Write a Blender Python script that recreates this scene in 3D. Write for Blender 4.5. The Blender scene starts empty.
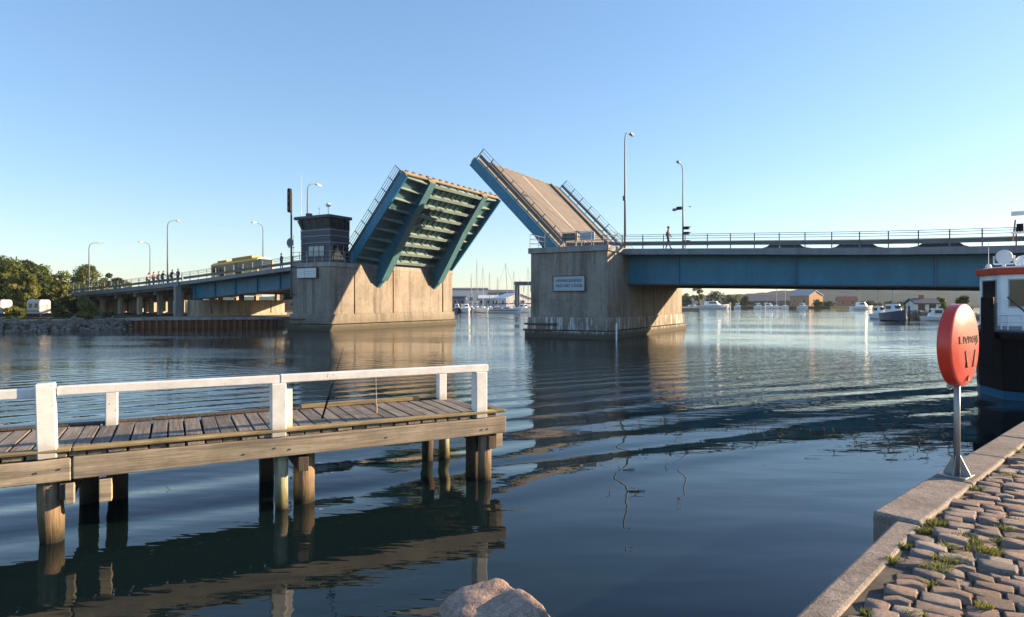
import bpy, bmesh, math, random
import numpy as np
from mathutils import Vector, Matrix, noise
R = math.radians
sc = bpy.context.scene
col = sc.collection
random.seed(7)

# ---------------------------------------------------------------- camera
F, HOR, EYE = 640.0, 302.0, 2.8          # focal length in pixels, horizon row, eye height over the water
cam = bpy.data.objects.new('camera', bpy.data.cameras.new('camera'))
col.objects.link(cam); sc.camera = cam
cam.location = (0, 0, EYE); cam.rotation_euler = (R(90), 0, 0)
cam.data.sensor_width = 36; cam.data.lens = 36 * F / 1024
cam.data.shift_y = (HOR - 308.5) / 1024
cam.data.clip_start = .1; cam.data.clip_end = 20000

# ---------------------------------------------------------------- sky, sun, exposure
SUN_EL, SUN_AZ = 14.0, 14.0               # azimuth from +X towards +Y
w = bpy.data.worlds.new('World'); sc.world = w; w.use_nodes = True
nt = w.node_tree
sky = nt.nodes.new('ShaderNodeTexSky'); sky.sky_type = 'NISHITA'; sky.sun_disc = False
sky.sun_elevation = R(SUN_EL); sky.sun_rotation = R(90 - SUN_AZ)
sky.air_density = 1.1; sky.dust_density = .35; sky.ozone_density = 4.2
gm = nt.nodes.new('ShaderNodeGamma'); gm.inputs[1].default_value = .71        # the photograph's gentle contrast between zenith and horizon
nt.links.new(sky.outputs[0], gm.inputs[0]); hs = nt.nodes.new('ShaderNodeHueSaturation'); hs.inputs['Saturation'].default_value = 1.12; hs.inputs['Hue'].default_value = .506
nt.links.new(gm.outputs[0], hs.inputs['Color']); nt.links.new(hs.outputs[0], nt.nodes['Background'].inputs[0])
nt.nodes['Background'].inputs[1].default_value = .138
sl = bpy.data.lights.new('sun', 'SUN'); sun = bpy.data.objects.new('sun', sl); col.objects.link(sun)
sl.energy = 5.0; sl.angle = R(.5); sl.color = (1, .72, .44)
sd = Vector((math.cos(R(SUN_AZ)) * math.cos(R(SUN_EL)), math.sin(R(SUN_AZ)) * math.cos(R(SUN_EL)), math.sin(R(SUN_EL))))
sun.rotation_euler = sd.to_track_quat('Z', 'Y').to_euler(); sun.location = (60, 20, 60)
vs = sc.view_settings
vs.view_transform = 'Standard'; vs.look = 'None'; vs.gamma = 1; vs.exposure = 1.52
sc.cycles.use_denoising = True
sc.cycles.max_bounces = 7; sc.cycles.caustics_reflective = False; sc.cycles.caustics_refractive = False

# ---------------------------------------------------------------- helpers
def px(x, Y):                              # picture column at depth Y -> X
    return (x - 512) / F * Y
def pz(y, Y):                              # picture row at depth Y -> Z
    return EYE + (HOR - y) / F * Y
def water_depth(y, z=0): return (EYE - z) * F / (y - HOR)
def P(x, y, Y): return (px(x, Y), Y, pz(y, Y))
def rot2(v, a): return (v[0]*math.cos(a)-v[1]*math.sin(a), v[0]*math.sin(a)+v[1]*math.cos(a))

class MB:
    def __init__(s): s.v = []; s.f = []; s.m = []; s.mi = 0
    def add(s, vs, fs):
        o = len(s.v); s.v += [tuple(v) for v in vs]
        for f in fs: s.f.append([i + o for i in f]); s.m.append(s.mi)
        return s
    def hexa(s, a):                        # 8 corners: bottom loop then top loop
        return s.add(a, [(3,2,1,0),(4,5,6,7),(0,1,5,4),(1,2,6,5),(2,3,7,6),(3,0,4,7)])
    def box(s, x0, x1, y0, y1, z0, z1):
        return s.hexa([(x0,y0,z0),(x1,y0,z0),(x1,y1,z0),(x0,y1,z0),(x0,y0,z1),(x1,y0,z1),(x1,y1,z1),(x0,y1,z1)])
    def beam(s, a, b, wd, ht, up=(0,0,1)):
        a, b = Vector(a), Vector(b); d = (b-a).normalized(); sd_ = d.cross(Vector(up))
        if sd_.length < 1e-4: sd_ = d.cross(Vector((1,0,0)))
        sd_.normalize(); u = sd_.cross(d)
        q = [(-wd/2,-ht/2),(wd/2,-ht/2),(wd/2,ht/2),(-wd/2,ht/2)]
        A = [a + sd_*i + u*j for i, j in q]; B = [b + sd_*i + u*j for i, j in q]
        return s.add(A+B, [(0,1,2,3),(7,6,5,4),(0,4,5,1),(1,5,6,2),(2,6,7,3),(3,7,4,0)])
    def tube(s, pts, r, n=8, caps=True):
        pts = [Vector(p) for p in pts]; rr = r if isinstance(r, (list, tuple)) else [r]*len(pts)
        vs, fs = [], []; prev = None
        for i, p in enumerate(pts):
            d = (pts[min(i+1, len(pts)-1)] - pts[max(i-1, 0)]).normalized()
            if prev is None:
                e = d.cross(Vector((0,0,1)));
                if e.length < .05: e = d.cross(Vector((0,1,0)))
            else: e = prev - d * prev.dot(d)
            e.normalize(); prev = e; g = d.cross(e)
            for k in range(n):
                t = 2*math.pi*k/n; vs.append(p + (e*math.cos(t) + g*math.sin(t))*rr[i])
        for i in range(len(pts)-1):
            for k in range(n): fs.append((i*n+k, i*n+(k+1)%n, (i+1)*n+(k+1)%n, (i+1)*n+k))
        if caps:
            fs.append(tuple(range(n))[::-1]); fs.append(tuple((len(pts)-1)*n+k for k in range(n)))
        return s.add(vs, fs)
    def prism(s, poly, z0, z1, poly2=None):
        n = len(poly); q = poly2 or poly
        return s.add([(x,y,z0) for x,y in poly] + [(x,y,z1) for x,y in q],
                     [tuple(range(n))[::-1], tuple(range(n,2*n))] + [(i,(i+1)%n,n+(i+1)%n,n+i) for i in range(n)])
    def lathe(s, prof, n=16, c=(0,0)):     # prof: (r,z)
        vs, fs = [], []
        for r_, z in prof:
            for k in range(n):
                t = 2*math.pi*k/n; vs.append((c[0]+r_*math.cos(t), c[1]+r_*math.sin(t), z))
        for i in range(len(prof)-1):
            for k in range(n): fs.append((i*n+k, i*n+(k+1)%n, (i+1)*n+(k+1)%n, (i+1)*n+k))
        fs.append(tuple(range(n))[::-1]); fs.append(tuple((len(prof)-1)*n+k for k in range(n)))
        return s.add(vs, fs)
    def xpoly(s, poly, x0, x1):            # polygon in (y,z) swept along x
        n = len(poly)
        return s.add([(x0,y,z) for y,z in poly] + [(x1,y,z) for y,z in poly],
                     [tuple(range(n))[::-1], tuple(range(n,2*n))] + [(i,(i+1)%n,n+(i+1)%n,n+i) for i in range(n)])
    def ypoly(s, poly, y0, y1):            # polygon in (x,z) swept along y
        n = len(poly)
        return s.add([(x,y0,z) for x,z in poly] + [(x,y1,z) for x,z in poly],
                     [tuple(range(n)), tuple(range(n,2*n))[::-1]] + [(n+i,n+(i+1)%n,(i+1)%n,i) for i in range(n)])
    def sweep(s, secs):                    # list of closed loops of equal size
        n = len(secs[0]); vs = [p for q in secs for p in q]; fs = []
        for i in range(len(secs)-1):
            for k in range(n): fs.append((i*n+k, i*n+(k+1)%n, (i+1)*n+(k+1)%n, (i+1)*n+k))
        fs.append(tuple(range(n))[::-1]); fs.append(tuple((len(secs)-1)*n+k for k in range(n)))
        return s.add(vs, fs)
    def mesh(s, name, mats, smooth=False, fix=True):
        me = bpy.data.meshes.new(name); me.from_pydata(s.v, [], s.f)
        for m_ in (mats if isinstance(mats, (list, tuple)) else [mats]): me.materials.append(m_)
        if any(s.m): me.polygons.foreach_set('material_index', s.m)
        if fix:
            bm = bmesh.new(); bm.from_mesh(me); bmesh.ops.recalc_face_normals(bm, faces=bm.faces); bm.to_mesh(me); bm.free()
        if smooth: me.polygons.foreach_set('use_smooth', [True]*len(me.polygons))
        me.update(); return me
    def build(s, name, mats, parent=None, loc=(0,0,0), rz=0, smooth=False, bevel=0, fix=True):
        return link(name, s.mesh(name, mats, smooth, fix), parent, loc, rz, bevel)

def link(name, me, parent=None, loc=(0,0,0), rz=0, bevel=0, rot=None):
    o = bpy.data.objects.new(name, me); col.objects.link(o)
    o.location = loc; o.rotation_euler = rot or (0,0,rz)
    if parent: o.parent = parent
    if bevel:
        b = o.modifiers.new('bevel', 'BEVEL'); b.width = bevel; b.segments = 2; b.limit_method = 'ANGLE'
    return o
def tag(o, label, cat, group=None):
    o['label'] = label; o['category'] = cat
    if group: o['group'] = group
    return o
def thing(name, label, cat, loc=(0,0,0), rz=0, group=None):
    o = bpy.data.objects.new(name, None); col.objects.link(o); o.empty_display_size = .2
    o.location = loc; o.rotation_euler = (0,0,rz)
    return tag(o, label, cat, group)
def kind(o, k): o['kind'] = k; return o
def copy_thing(o, label, loc, rz=0, parent=None):
    c = o.copy(); col.objects.link(c); c.parent = parent
    if parent is None: c.location = loc; c.rotation_euler = (0,0,rz); c['label'] = label
    for ch in [x for x in bpy.data.objects if x.parent == o]: copy_thing(ch, None, None, 0, c)
    return c

# ---------------------------------------------------------------- materials
class Mat:
    def __init__(s, name, rough=.6, metal=0, spec=.5):
        s.m = bpy.data.materials.new(name); s.m.use_nodes = True; s.t = s.m.node_tree
        s.b = s.t.nodes['Principled BSDF']; s.b.inputs['Roughness'].default_value = rough
        s.b.inputs['Metallic'].default_value = metal; s.b.inputs['Specular IOR Level'].default_value = spec
        s.tc = s.t.nodes.new('ShaderNodeTexCoord'); s.oi = s.t.nodes.new('ShaderNodeObjectInfo'); s.geo = s.t.nodes.new('ShaderNodeNewGeometry')
        s.h = None
    def L(s, a, b): s.t.links.new(a, b)
    def coord(s, scale=(1,1,1), world=False, rz=0, jitter=True):
        mp = s.t.nodes.new('ShaderNodeMapping'); mp.inputs['Scale'].default_value = scale; mp.inputs['Rotation'].default_value = (0,0,rz)
        s.L(s.geo.outputs['Position'] if world else s.tc.outputs['Object'], mp.inputs[0])
        if not jitter or world: return mp.outputs[0]
        vm = s.t.nodes.new('ShaderNodeVectorMath'); vm.operation = 'MULTIPLY_ADD'
        cx = s.t.nodes.new('ShaderNodeCombineXYZ')
        for i in range(3): s.L(s.oi.outputs['Random'], cx.inputs[i])
        s.L(cx.outputs[0], vm.inputs[0]); vm.inputs[1].default_value = (37, 53, 71); s.L(mp.outputs[0], vm.inputs[2])
        return vm.outputs[0]
    def noise(s, vec, scale=1, detail=4, rough=.6, dist=0):
        n = s.t.nodes.new('ShaderNodeTexNoise'); s.L(vec, n.inputs['Vector'])
        n.inputs['Scale'].default_value = scale; n.inputs['Detail'].default_value = detail
        n.inputs['Roughness'].default_value = rough; n.inputs['Distortion'].default_value = dist
        return n.outputs['Fac']
    def voro(s, vec, scale=1, out='Distance', feat='F1'):
        n = s.t.nodes.new('ShaderNodeTexVoronoi'); s.L(vec, n.inputs['Vector']); n.inputs['Scale'].default_value = scale; n.feature = feat
        return n.outputs[out]
    def ramp(s, fac, stops):
        r_ = s.t.nodes.new('ShaderNodeValToRGB'); e = r_.color_ramp.elements
        while len(e) < len(stops): e.new(.5)
        for el, (p, c) in zip(e, stops):
            el.position = p; el.color = (*c, 1) if len(c) == 3 else c
        s.L(fac, r_.inputs[0]); return r_.outputs[0]
    def mix(s, fac, a, b, mode='MIX'):
        n = s.t.nodes.new('ShaderNodeMix'); n.data_type = 'RGBA'; n.blend_type = mode
        for sock, val in ((n.inputs[0], fac), (n.inputs[6], a), (n.inputs[7], b)):
            if isinstance(val, bpy.types.NodeSocket): s.L(val, sock)
            elif isinstance(val, (int, float)): sock.default_value = val
            else: sock.default_value = (*val, 1)
        return n.outputs[2]
    def math(s, op, a, b=None, c=None, clamp=False):
        n = s.t.nodes.new('ShaderNodeMath'); n.operation = op; n.use_clamp = clamp
        for i, v in enumerate((a, b, c)):
            if v is None: continue
            if isinstance(v, bpy.types.NodeSocket): s.L(v, n.inputs[i])
            else: n.inputs[i].default_value = v
        return n.outputs[0]
    def range(s, v, a, b, c=0., d=1., smooth=False):
        n = s.t.nodes.new('ShaderNodeMapRange'); s.L(v, n.inputs[0])
        if smooth: n.interpolation_type = 'SMOOTHSTEP'
        for i, q in enumerate((a, b, c, d)): n.inputs[i+1].default_value = q
        return n.outputs[0]
    def xyz(s, world=True):
        n = s.t.nodes.new('ShaderNodeSeparateXYZ'); s.L(s.geo.outputs['Position'] if world else s.tc.outputs['Object'], n.inputs[0]); return n.outputs
    def color(s, c):
        if isinstance(c, bpy.types.NodeSocket): s.L(c, s.b.inputs['Base Color'])
        else: s.b.inputs['Base Color'].default_value = (*c, 1)
        return s
    def rough(s, v): s.L(v, s.b.inputs['Roughness']); return s
    def bump(s, h, dist=.01, strength=1):
        n = s.t.nodes.new('ShaderNodeBump'); n.inputs['Distance'].default_value = dist; n.inputs['Strength'].default_value = strength
        s.L(h, n.inputs['Height'])
        if s.h: s.L(s.h, n.inputs['Normal'])
        s.h = n.outputs[0]; s.L(s.h, s.b.inputs['Normal']); return s

def m_plain(name, c, rough=.5, metal=0, var=.18, scale=2., spec=.5):
    m = Mat(name, rough, metal, spec); v = m.coord()
    n = m.noise(v, scale, 5, .65)
    a = tuple(x*(1-var) for x in c); b = tuple(min(1, x*(1+var)) for x in c)
    m.color(m.ramp(n, [(.3, a), (.7, b)])); m.bump(m.noise(v, scale*12, 3), .002, .4); return m.m

def m_concrete(name, base=(.33,.305,.27), tide=True, pale_streak=0):
    m = Mat(name, .9, 0, .25); v = m.coord(world=True)
    n1 = m.noise(v, .35, 6, .65); n2 = m.noise(v, 3.0, 6, .7)
    c = m.ramp(n1, [(.28, tuple(x*.66 for x in base)), (.5, base), (.75, tuple(min(1, x*1.25) for x in base))])
    c = m.mix(.35, c, m.ramp(n2, [(.3, (.25,.24,.22)), (.7, (1,1,1))]), 'MULTIPLY')
    vs_ = m.coord((1.1, 1.1, .07), world=True)               # rain streaks down the faces
    st = m.noise(vs_, 1.3, 5, .7)
    c = m.mix(.75, c, m.ramp(st, [(.33, (.33,.3,.27)), (.5, (.92,.9,.88)), (.72, (1.12,1.08,1.0))]), 'MULTIPLY')
    rust = m.math('MULTIPLY', m.ramp(m.noise(m.coord((.9,.9,.05), world=True), .9, 3, .5), [(.62,(0,0,0)),(.74,(1,1,1))]), .55)
    c = m.mix(rust, c, (.36,.2,.08))
    if tide:                                                 # weed and wet line just over the water
        z = m.math('ADD', m.xyz()[2], m.math('MULTIPLY', m.noise(m.coord(world=True), 1.5, 4), .5))
        c = m.mix(m.range(z, .95, .5), c, (.035,.035,.022))
        c = m.mix(m.math('MULTIPLY', m.range(z, 2.2, .9), .55), c, (.12,.11,.085))
    if pale_streak:                                                 # pale bluish-white vertical streaks above the waterline
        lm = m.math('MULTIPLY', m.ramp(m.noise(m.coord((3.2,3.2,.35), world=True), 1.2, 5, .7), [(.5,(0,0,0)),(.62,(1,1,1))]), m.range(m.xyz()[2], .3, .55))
        c = m.mix(m.math('MULTIPLY', lm, pale_streak), c, (.62,.66,.68))
    m.color(c); m.bump(n2, .02, .6); m.bump(m.noise(v, 14, 4), .006, .5)
    wv = m.t.nodes.new('ShaderNodeTexWave'); wv.bands_direction = 'Z'; wv.inputs['Scale'].default_value = 1.05; wv.inputs['Distortion'].default_value = .6
    m.L(v, wv.inputs['Vector']); m.bump(wv.outputs['Fac'], .006, .3)
    return m.m

def m_paint(name, c, rough=.45, dirt=.35, streak=True, rust=0., metal=0):
    m = Mat(name, rough, metal); v = m.coord(world=True)
    n = m.noise(v, .8, 5, .6)
    cc = m.ramp(n, [(.3, tuple(x*.82 for x in c)), (.72, tuple(min(1, x*1.14) for x in c))])
    if streak:
        st = m.noise(m.coord((2.2,2.2,.12), world=True), 1.2, 5, .7)
        cc = m.mix(dirt, cc, m.ramp(st, [(.3,(.35,.34,.33)),(.55,(1,1,1))]), 'MULTIPLY')
    if rust:
        rm = m.math('MULTIPLY', m.ramp(m.noise(v, 2.6, 6, .75), [(.66,(0,0,0)),(.72,(1,1,1))]), rust)
        cc = m.mix(rm, cc, (.2,.08,.03))
    m.color(cc); m.bump(m.noise(v, 5, 3), .006, .4); return m.m

def m_wood(name, dark, light, axis=0, rough=.8, green=0., wear=0.):
    m = Mat(name, rough, 0, .3)
    s1 = [14, 14, 14]; s1[axis] = .55; s2 = [60, 60, 60]; s2[axis] = 2.2
    v = m.coord(tuple(s1)); g = m.noise(v, 1.6, 6, .68, .8); f = m.noise(m.coord(tuple(s2)), 1, 4, .7)
    c = m.ramp(g, [(.25, dark), (.72, light)])
    c = m.mix(.5, c, m.ramp(f, [(.3, (.4,.38,.36)), (.62, (1.1,1.1,1.1))]), 'MULTIPLY')
    rnd = m.ramp(m.oi.outputs['Random'], [(0, (.6,.59,.6)), (.5, (.92,.9,.88)), (1, (1.22,1.16,1.08))])
    c = m.mix(.85, c, rnd, 'MULTIPLY')
    big = m.noise(m.coord((1,1,1)), 2.3, 4, .6)
    c = m.mix(.6, c, m.ramp(big, [(.32,(.5,.5,.5)),(.62,(1.06,1.05,1.03))]), 'MULTIPLY')
    if green:
        c = m.mix(m.math('MULTIPLY', m.ramp(m.noise(m.coord((1,1,1)), 4, 4), [(.5,(0,0,0)),(.68,(1,1,1))]), green), c, (.1,.11,.02))
    if wear:
        c = m.mix(m.math('MULTIPLY', m.ramp(m.noise(v, .8, 4), [(.55,(0,0,0)),(.62,(1,1,1))]), wear), c, (.1,.085,.07))
    m.color(c); m.bump(g, .006, .7); m.bump(f, .003, .7); return m.m

def m_pile(name, top, low):
    m = Mat(name, .75, 0, .35); g = m.noise(m.coord((16,16,1.2)), 1.4, 6, .7, .6)
    c = m.ramp(g, [(.28, tuple(x*.35 for x in top)), (.5, top), (.75, tuple(min(1,x*1.4) for x in top))])
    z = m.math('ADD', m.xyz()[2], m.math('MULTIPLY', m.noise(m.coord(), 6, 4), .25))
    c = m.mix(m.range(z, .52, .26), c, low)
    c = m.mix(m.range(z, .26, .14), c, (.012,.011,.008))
    m.color(c); m.bump(g, .02, .9); m.bump(m.noise(m.coord((50,50,5)), 1, 3), .005, .7); return m.m

def m_foliage(name, a, b, c_):
    m = Mat(name, .55, 0, .35)
    n = m.noise(m.coord(world=True), .9, 4, .6); f = m.noise(m.coord(world=True), 9, 2)
    cc = m.ramp(n, [(.3, a), (.5, b), (.72, c_)])
    cc = m.mix(.5, cc, m.ramp(f, [(.3, (.5,.55,.4)), (.7, (1.25,1.2,1.1))]), 'MULTIPLY')
    m.color(cc)
    tr = m.t.nodes.new('ShaderNodeBsdfTranslucent'); m.L(cc, tr.inputs['Color'])
    mx = m.t.nodes.new('ShaderNodeMixShader'); mx.inputs[0].default_value = .45
    m.L(m.b.outputs[0], mx.inputs[1]); m.L(tr.outputs[0], mx.inputs[2]); m.L(mx.outputs[0], m.t.nodes['Material Output'].inputs[0])
    return m.m

def m_granite(name, stops, speck=.5, scale=1., bump=.01):
    m = Mat(name, .78, 0, .35); v = m.coord()
    sp = m.noise(v, 150*scale, 3, .75); n = m.noise(v, 9*scale, 5, .65)
    c = m.ramp(m.oi.outputs['Random'], stops)
    c = m.mix(.7, c, m.ramp(n, [(.3,(.6,.58,.57)),(.7,(1.2,1.16,1.12))]), 'MULTIPLY')
    c = m.mix(speck, c, m.ramp(sp, [(.36,(.25,.24,.24)),(.5,(1,1,1)),(.66,(1.5,1.45,1.4))]), 'MULTIPLY')
    big = m.noise(m.coord(world=True), 2.2, 5, .7)
    c = m.mix(.55, c, m.ramp(big, [(.35,(.45,.43,.4)),(.6,(1,1,1))]), 'MULTIPLY')
    md_ = m.noise(v, 38*scale, 5, .75)
    c = m.mix(.6, c, m.ramp(md_, [(.34,(.5,.48,.46)),(.52,(1,1,1)),(.68,(1.3,1.26,1.2))]), 'MULTIPLY')
    m.color(c); m.bump(n, bump, .9); m.bump(md_, bump*.5, 1); m.bump(sp, bump*.06, .8); return m.m

def m_glass(name, c=(.02,.03,.04), rough=.05):
    m = Mat(name, rough, 0, .9); m.color(c); m.bump(m.noise(m.coord(), .8, 2), .01, .15); return m.m

M = {}
M['concrete'] = m_concrete('pier_concrete')
M['concrete_streaked'] = m_concrete('pale_streaked_concrete', pale_streak=.8)
M['concrete_dark'] = m_concrete('weathered_concrete', (.26,.25,.235))
M['concrete_cap'] = m_concrete('cap_concrete', (.36,.36,.36), tide=False)
M['concrete_land'] = m_concrete('abutment_concrete', (.5,.44,.35), tide=False)
M['blue'] = m_paint('blue_girder_paint', (.02,.19,.32), .5, .3)
M['blue_pale'] = m_paint('faded_blue_paint', (.05,.19,.3), .55, .4)
M['teal'] = m_paint('leaf_sunlit_teal_paint', (.07,.19,.235), .5, .35)  # girder blue with its sunlit teal tint put into the colour
M['teal_sunlit'] = m_paint('leaf_beam_sunlit_paint', (.24,.33,.33), .55, .35)  # leaf teal made paler, sunlight on the beam faces in the colour
M['fascia'] = m_paint('grey_fascia_paint', (.2,.225,.255), .6, .4)
M['steel'] = m_paint('galvanised_steel', (.3,.31,.32), .42, .2, metal=.55)
M['dark_steel'] = m_paint('dark_steel', (.04,.045,.055), .5, .2)
M['mid_steel'] = m_paint('grey_steel', (.12,.135,.155), .5, .2)
M['rust_edge'] = m_paint('rusty_edge_paint', (.33,.24,.14), .7, .4, rust=.7)
M['white'] = m_paint('white_paint', (.78,.78,.76), .5, .25, rust=.0)
def m_white_wood():
    m = Mat('white_painted_wood', .55, 0, .4); g = m.noise(m.coord((9,9,9)), 1.3, 6, .7); f = m.noise(m.coord((3,3,3)), 1.2, 5, .7)
    c = m.ramp(f, [(.3,(.62,.62,.6)),(.6,(.8,.8,.78))])
    chip = m.ramp(g, [(.64,(0,0,0)),(.67,(1,1,1))])
    c = m.mix(chip, c, (.3,.26,.21))
    z = m.math('ADD', m.xyz()[2], m.math('MULTIPLY', f, .12))
    c = m.mix(m.math('MULTIPLY', m.range(z, 1.26, 1.12), .5), c, (.26,.24,.17))
    m.color(c); m.bump(chip, -.002, .8); m.bump(m.noise(m.coord((5,5,40)), 2, 4), .003, .5); return m.m
M['white_wood'] = m_white_wood()
M['white_boat'] = m_plain('boat_white', (.8,.8,.78), .35, var=.05)
M['caravan'] = m_plain('caravan_panel', (.5,.46,.44), .5, var=.1)
M['navy'] = m_plain('boat_navy', (.02,.035,.09), .35)
M['grey_boat'] = m_plain('boat_grey', (.25,.28,.32), .5)
M['cabin_dark'] = m_plain('boat_window', (.02,.025,.03), .15)
M['asphalt'] = m_plain('bridge_asphalt', (.06,.06,.06), .9, var=.3, scale=.6)
M['leaf_deck'] = m_paint('leaf_road_surface', (.165,.145,.128), .85, .35)
M['leaf_rib'] = m_paint('leaf_kerb_steel', (.16,.15,.14), .7, .3)
M['line'] = m_plain('road_line', (.6,.58,.52), .8)
M['plank'] = m_wood('jetty_plank_wood', (.11,.095,.08), (.4,.355,.3), 1, wear=.35)
M['beam'] = m_wood('jetty_beam_wood', (.32,.27,.19), (.66,.58,.45), 0, green=.12, wear=.5)
M['batten'] = m_wood('jetty_edge_wood', (.22,.165,.07), (.5,.4,.22), 0, green=.35, wear=.4)
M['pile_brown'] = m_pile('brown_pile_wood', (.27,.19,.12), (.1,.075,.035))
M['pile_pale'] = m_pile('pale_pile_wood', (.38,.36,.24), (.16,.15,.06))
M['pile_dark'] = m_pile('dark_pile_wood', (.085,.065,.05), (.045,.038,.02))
M['kerb'] = m_granite('granite_kerb', [(0,(.25,.22,.195)),(1,(.31,.275,.245))], .9, 1., .01)
M['sett'] = m_granite('granite_sett', [(0,(.33,.28,.26)),(.25,(.5,.385,.33)),(.45,(.38,.35,.34)),(.7,(.55,.41,.34)),(1,(.56,.52,.49))], .7, 1., .03)
M['rock'] = m_granite('boulder_granite', [(0,(.42,.31,.25)),(1,(.42,.31,.25))], .6, .5, .03)
M['riprap'] = m_granite('riprap_stone', [(0,(.2,.195,.18)),(1,(.25,.24,.22))], .5, .06, .05)
M['joint'] = m_plain('joint_soil', (.07,.062,.045), .95, var=.5, scale=7)
M['red'] = m_plain('red_fibreglass', (.62,.05,.03), .3, var=.06)
M['black'] = m_plain('black_paint', (.006,.006,.008), .65, spec=.15)
M['hull_black'] = m_plain('hull_black', (.007,.007,.009), .6, spec=.15)
M['hull_teal'] = m_plain('hull_teal', (.015,.11,.2), .5)
M['ship_red'] = m_paint('ship_red', (.62,.075,.035), .45, .25)
M['ship_white'] = m_paint('ship_white', (.84,.85,.86), .4, .25)
M['glass'] = m_glass('window_glass', (.012,.016,.02), .06)
M['glass'].node_tree.nodes['Principled BSDF'].inputs['Specular IOR Level'].default_value = .5
M['glass_blue'] = m_glass('pale_window_glass', (.2,.25,.3), .2)
M['cladding'] = m_paint('dark_cladding', (.035,.045,.06), .45, .2)
M['trim'] = m_plain('pale_trim', (.33,.35,.38), .5)
M['notice'] = m_plain('notice_plate', (.36,.43,.5), .5, var=.05)
M['ink'] = m_plain('notice_ink', (.02,.03,.05), .6)
M['lightbox'] = m_plain('pale_board', (.66,.68,.68), .5, var=.06)
M['yellow'] = m_plain('bus_yellow', (.75,.42,.03), .35, var=.05)
M['bus_orange'] = m_plain('bus_roof_orange', (.5,.2,.03), .5, var=.1)
M['bus_grey'] = m_plain('bus_grey', (.09,.1,.11), .4)
M['tyre'] = m_plain('tyre_rubber', (.02,.02,.02), .85)
M['orange_wall'] = m_plain('ochre_wall', (.42,.25,.13), .85, var=.1)
M['brick_wall'] = m_plain('red_brick_wall', (.4,.16,.09), .9, var=.15)
M['tile'] = m_plain('red_roof_tile', (.42,.12,.06), .85, var=.2)
M['slate'] = m_plain('slate_roof', (.1,.11,.13), .8, var=.2)
M['house_white'] = m_plain('render_white', (.7,.69,.66), .85, var=.06)
M['shed_blue'] = m_plain('blue_shed', (.07,.12,.2), .6)
M['crane'] = m_plain('crane_blue', (.03,.07,.13), .5)
M['grass'] = m_foliage('grass_ground', (.05,.06,.02), (.085,.085,.03), (.13,.11,.05))
M['sand'] = m_plain('gravel_ground', (.2,.17,.13), .95, var=.25, scale=.4)
M['leaf_a'] = m_foliage('leaf_green', (.05,.085,.018), (.11,.15,.034), (.18,.2,.05))
M['leaf_b'] = m_foliage('leaf_yellow_green', (.08,.105,.022), (.17,.19,.045), (.26,.25,.06))
M['leaf_c'] = m_foliage('leaf_dark', (.025,.045,.014), (.05,.08,.022), (.085,.11,.032))
M['bark'] = m_wood('bark', (.04,.032,.025), (.12,.1,.08), 2)
M['hill'] = m_foliage('hill_forest', (.022,.042,.022), (.04,.07,.035), (.07,.09,.045))
M['sheet'] = m_paint('rusty_sheet_pile', (.2,.085,.04), .85, .5, rust=.5)
M['weed'] = m_plain('dead_reed', (.06,.05,.03), .8)
M['lamp_glass'] = m_plain('lamp_lens', (.6,.62,.62), .2)
M['traffic_red'] = m_plain('signal_lens', (.2,.02,.02), .2)

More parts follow.
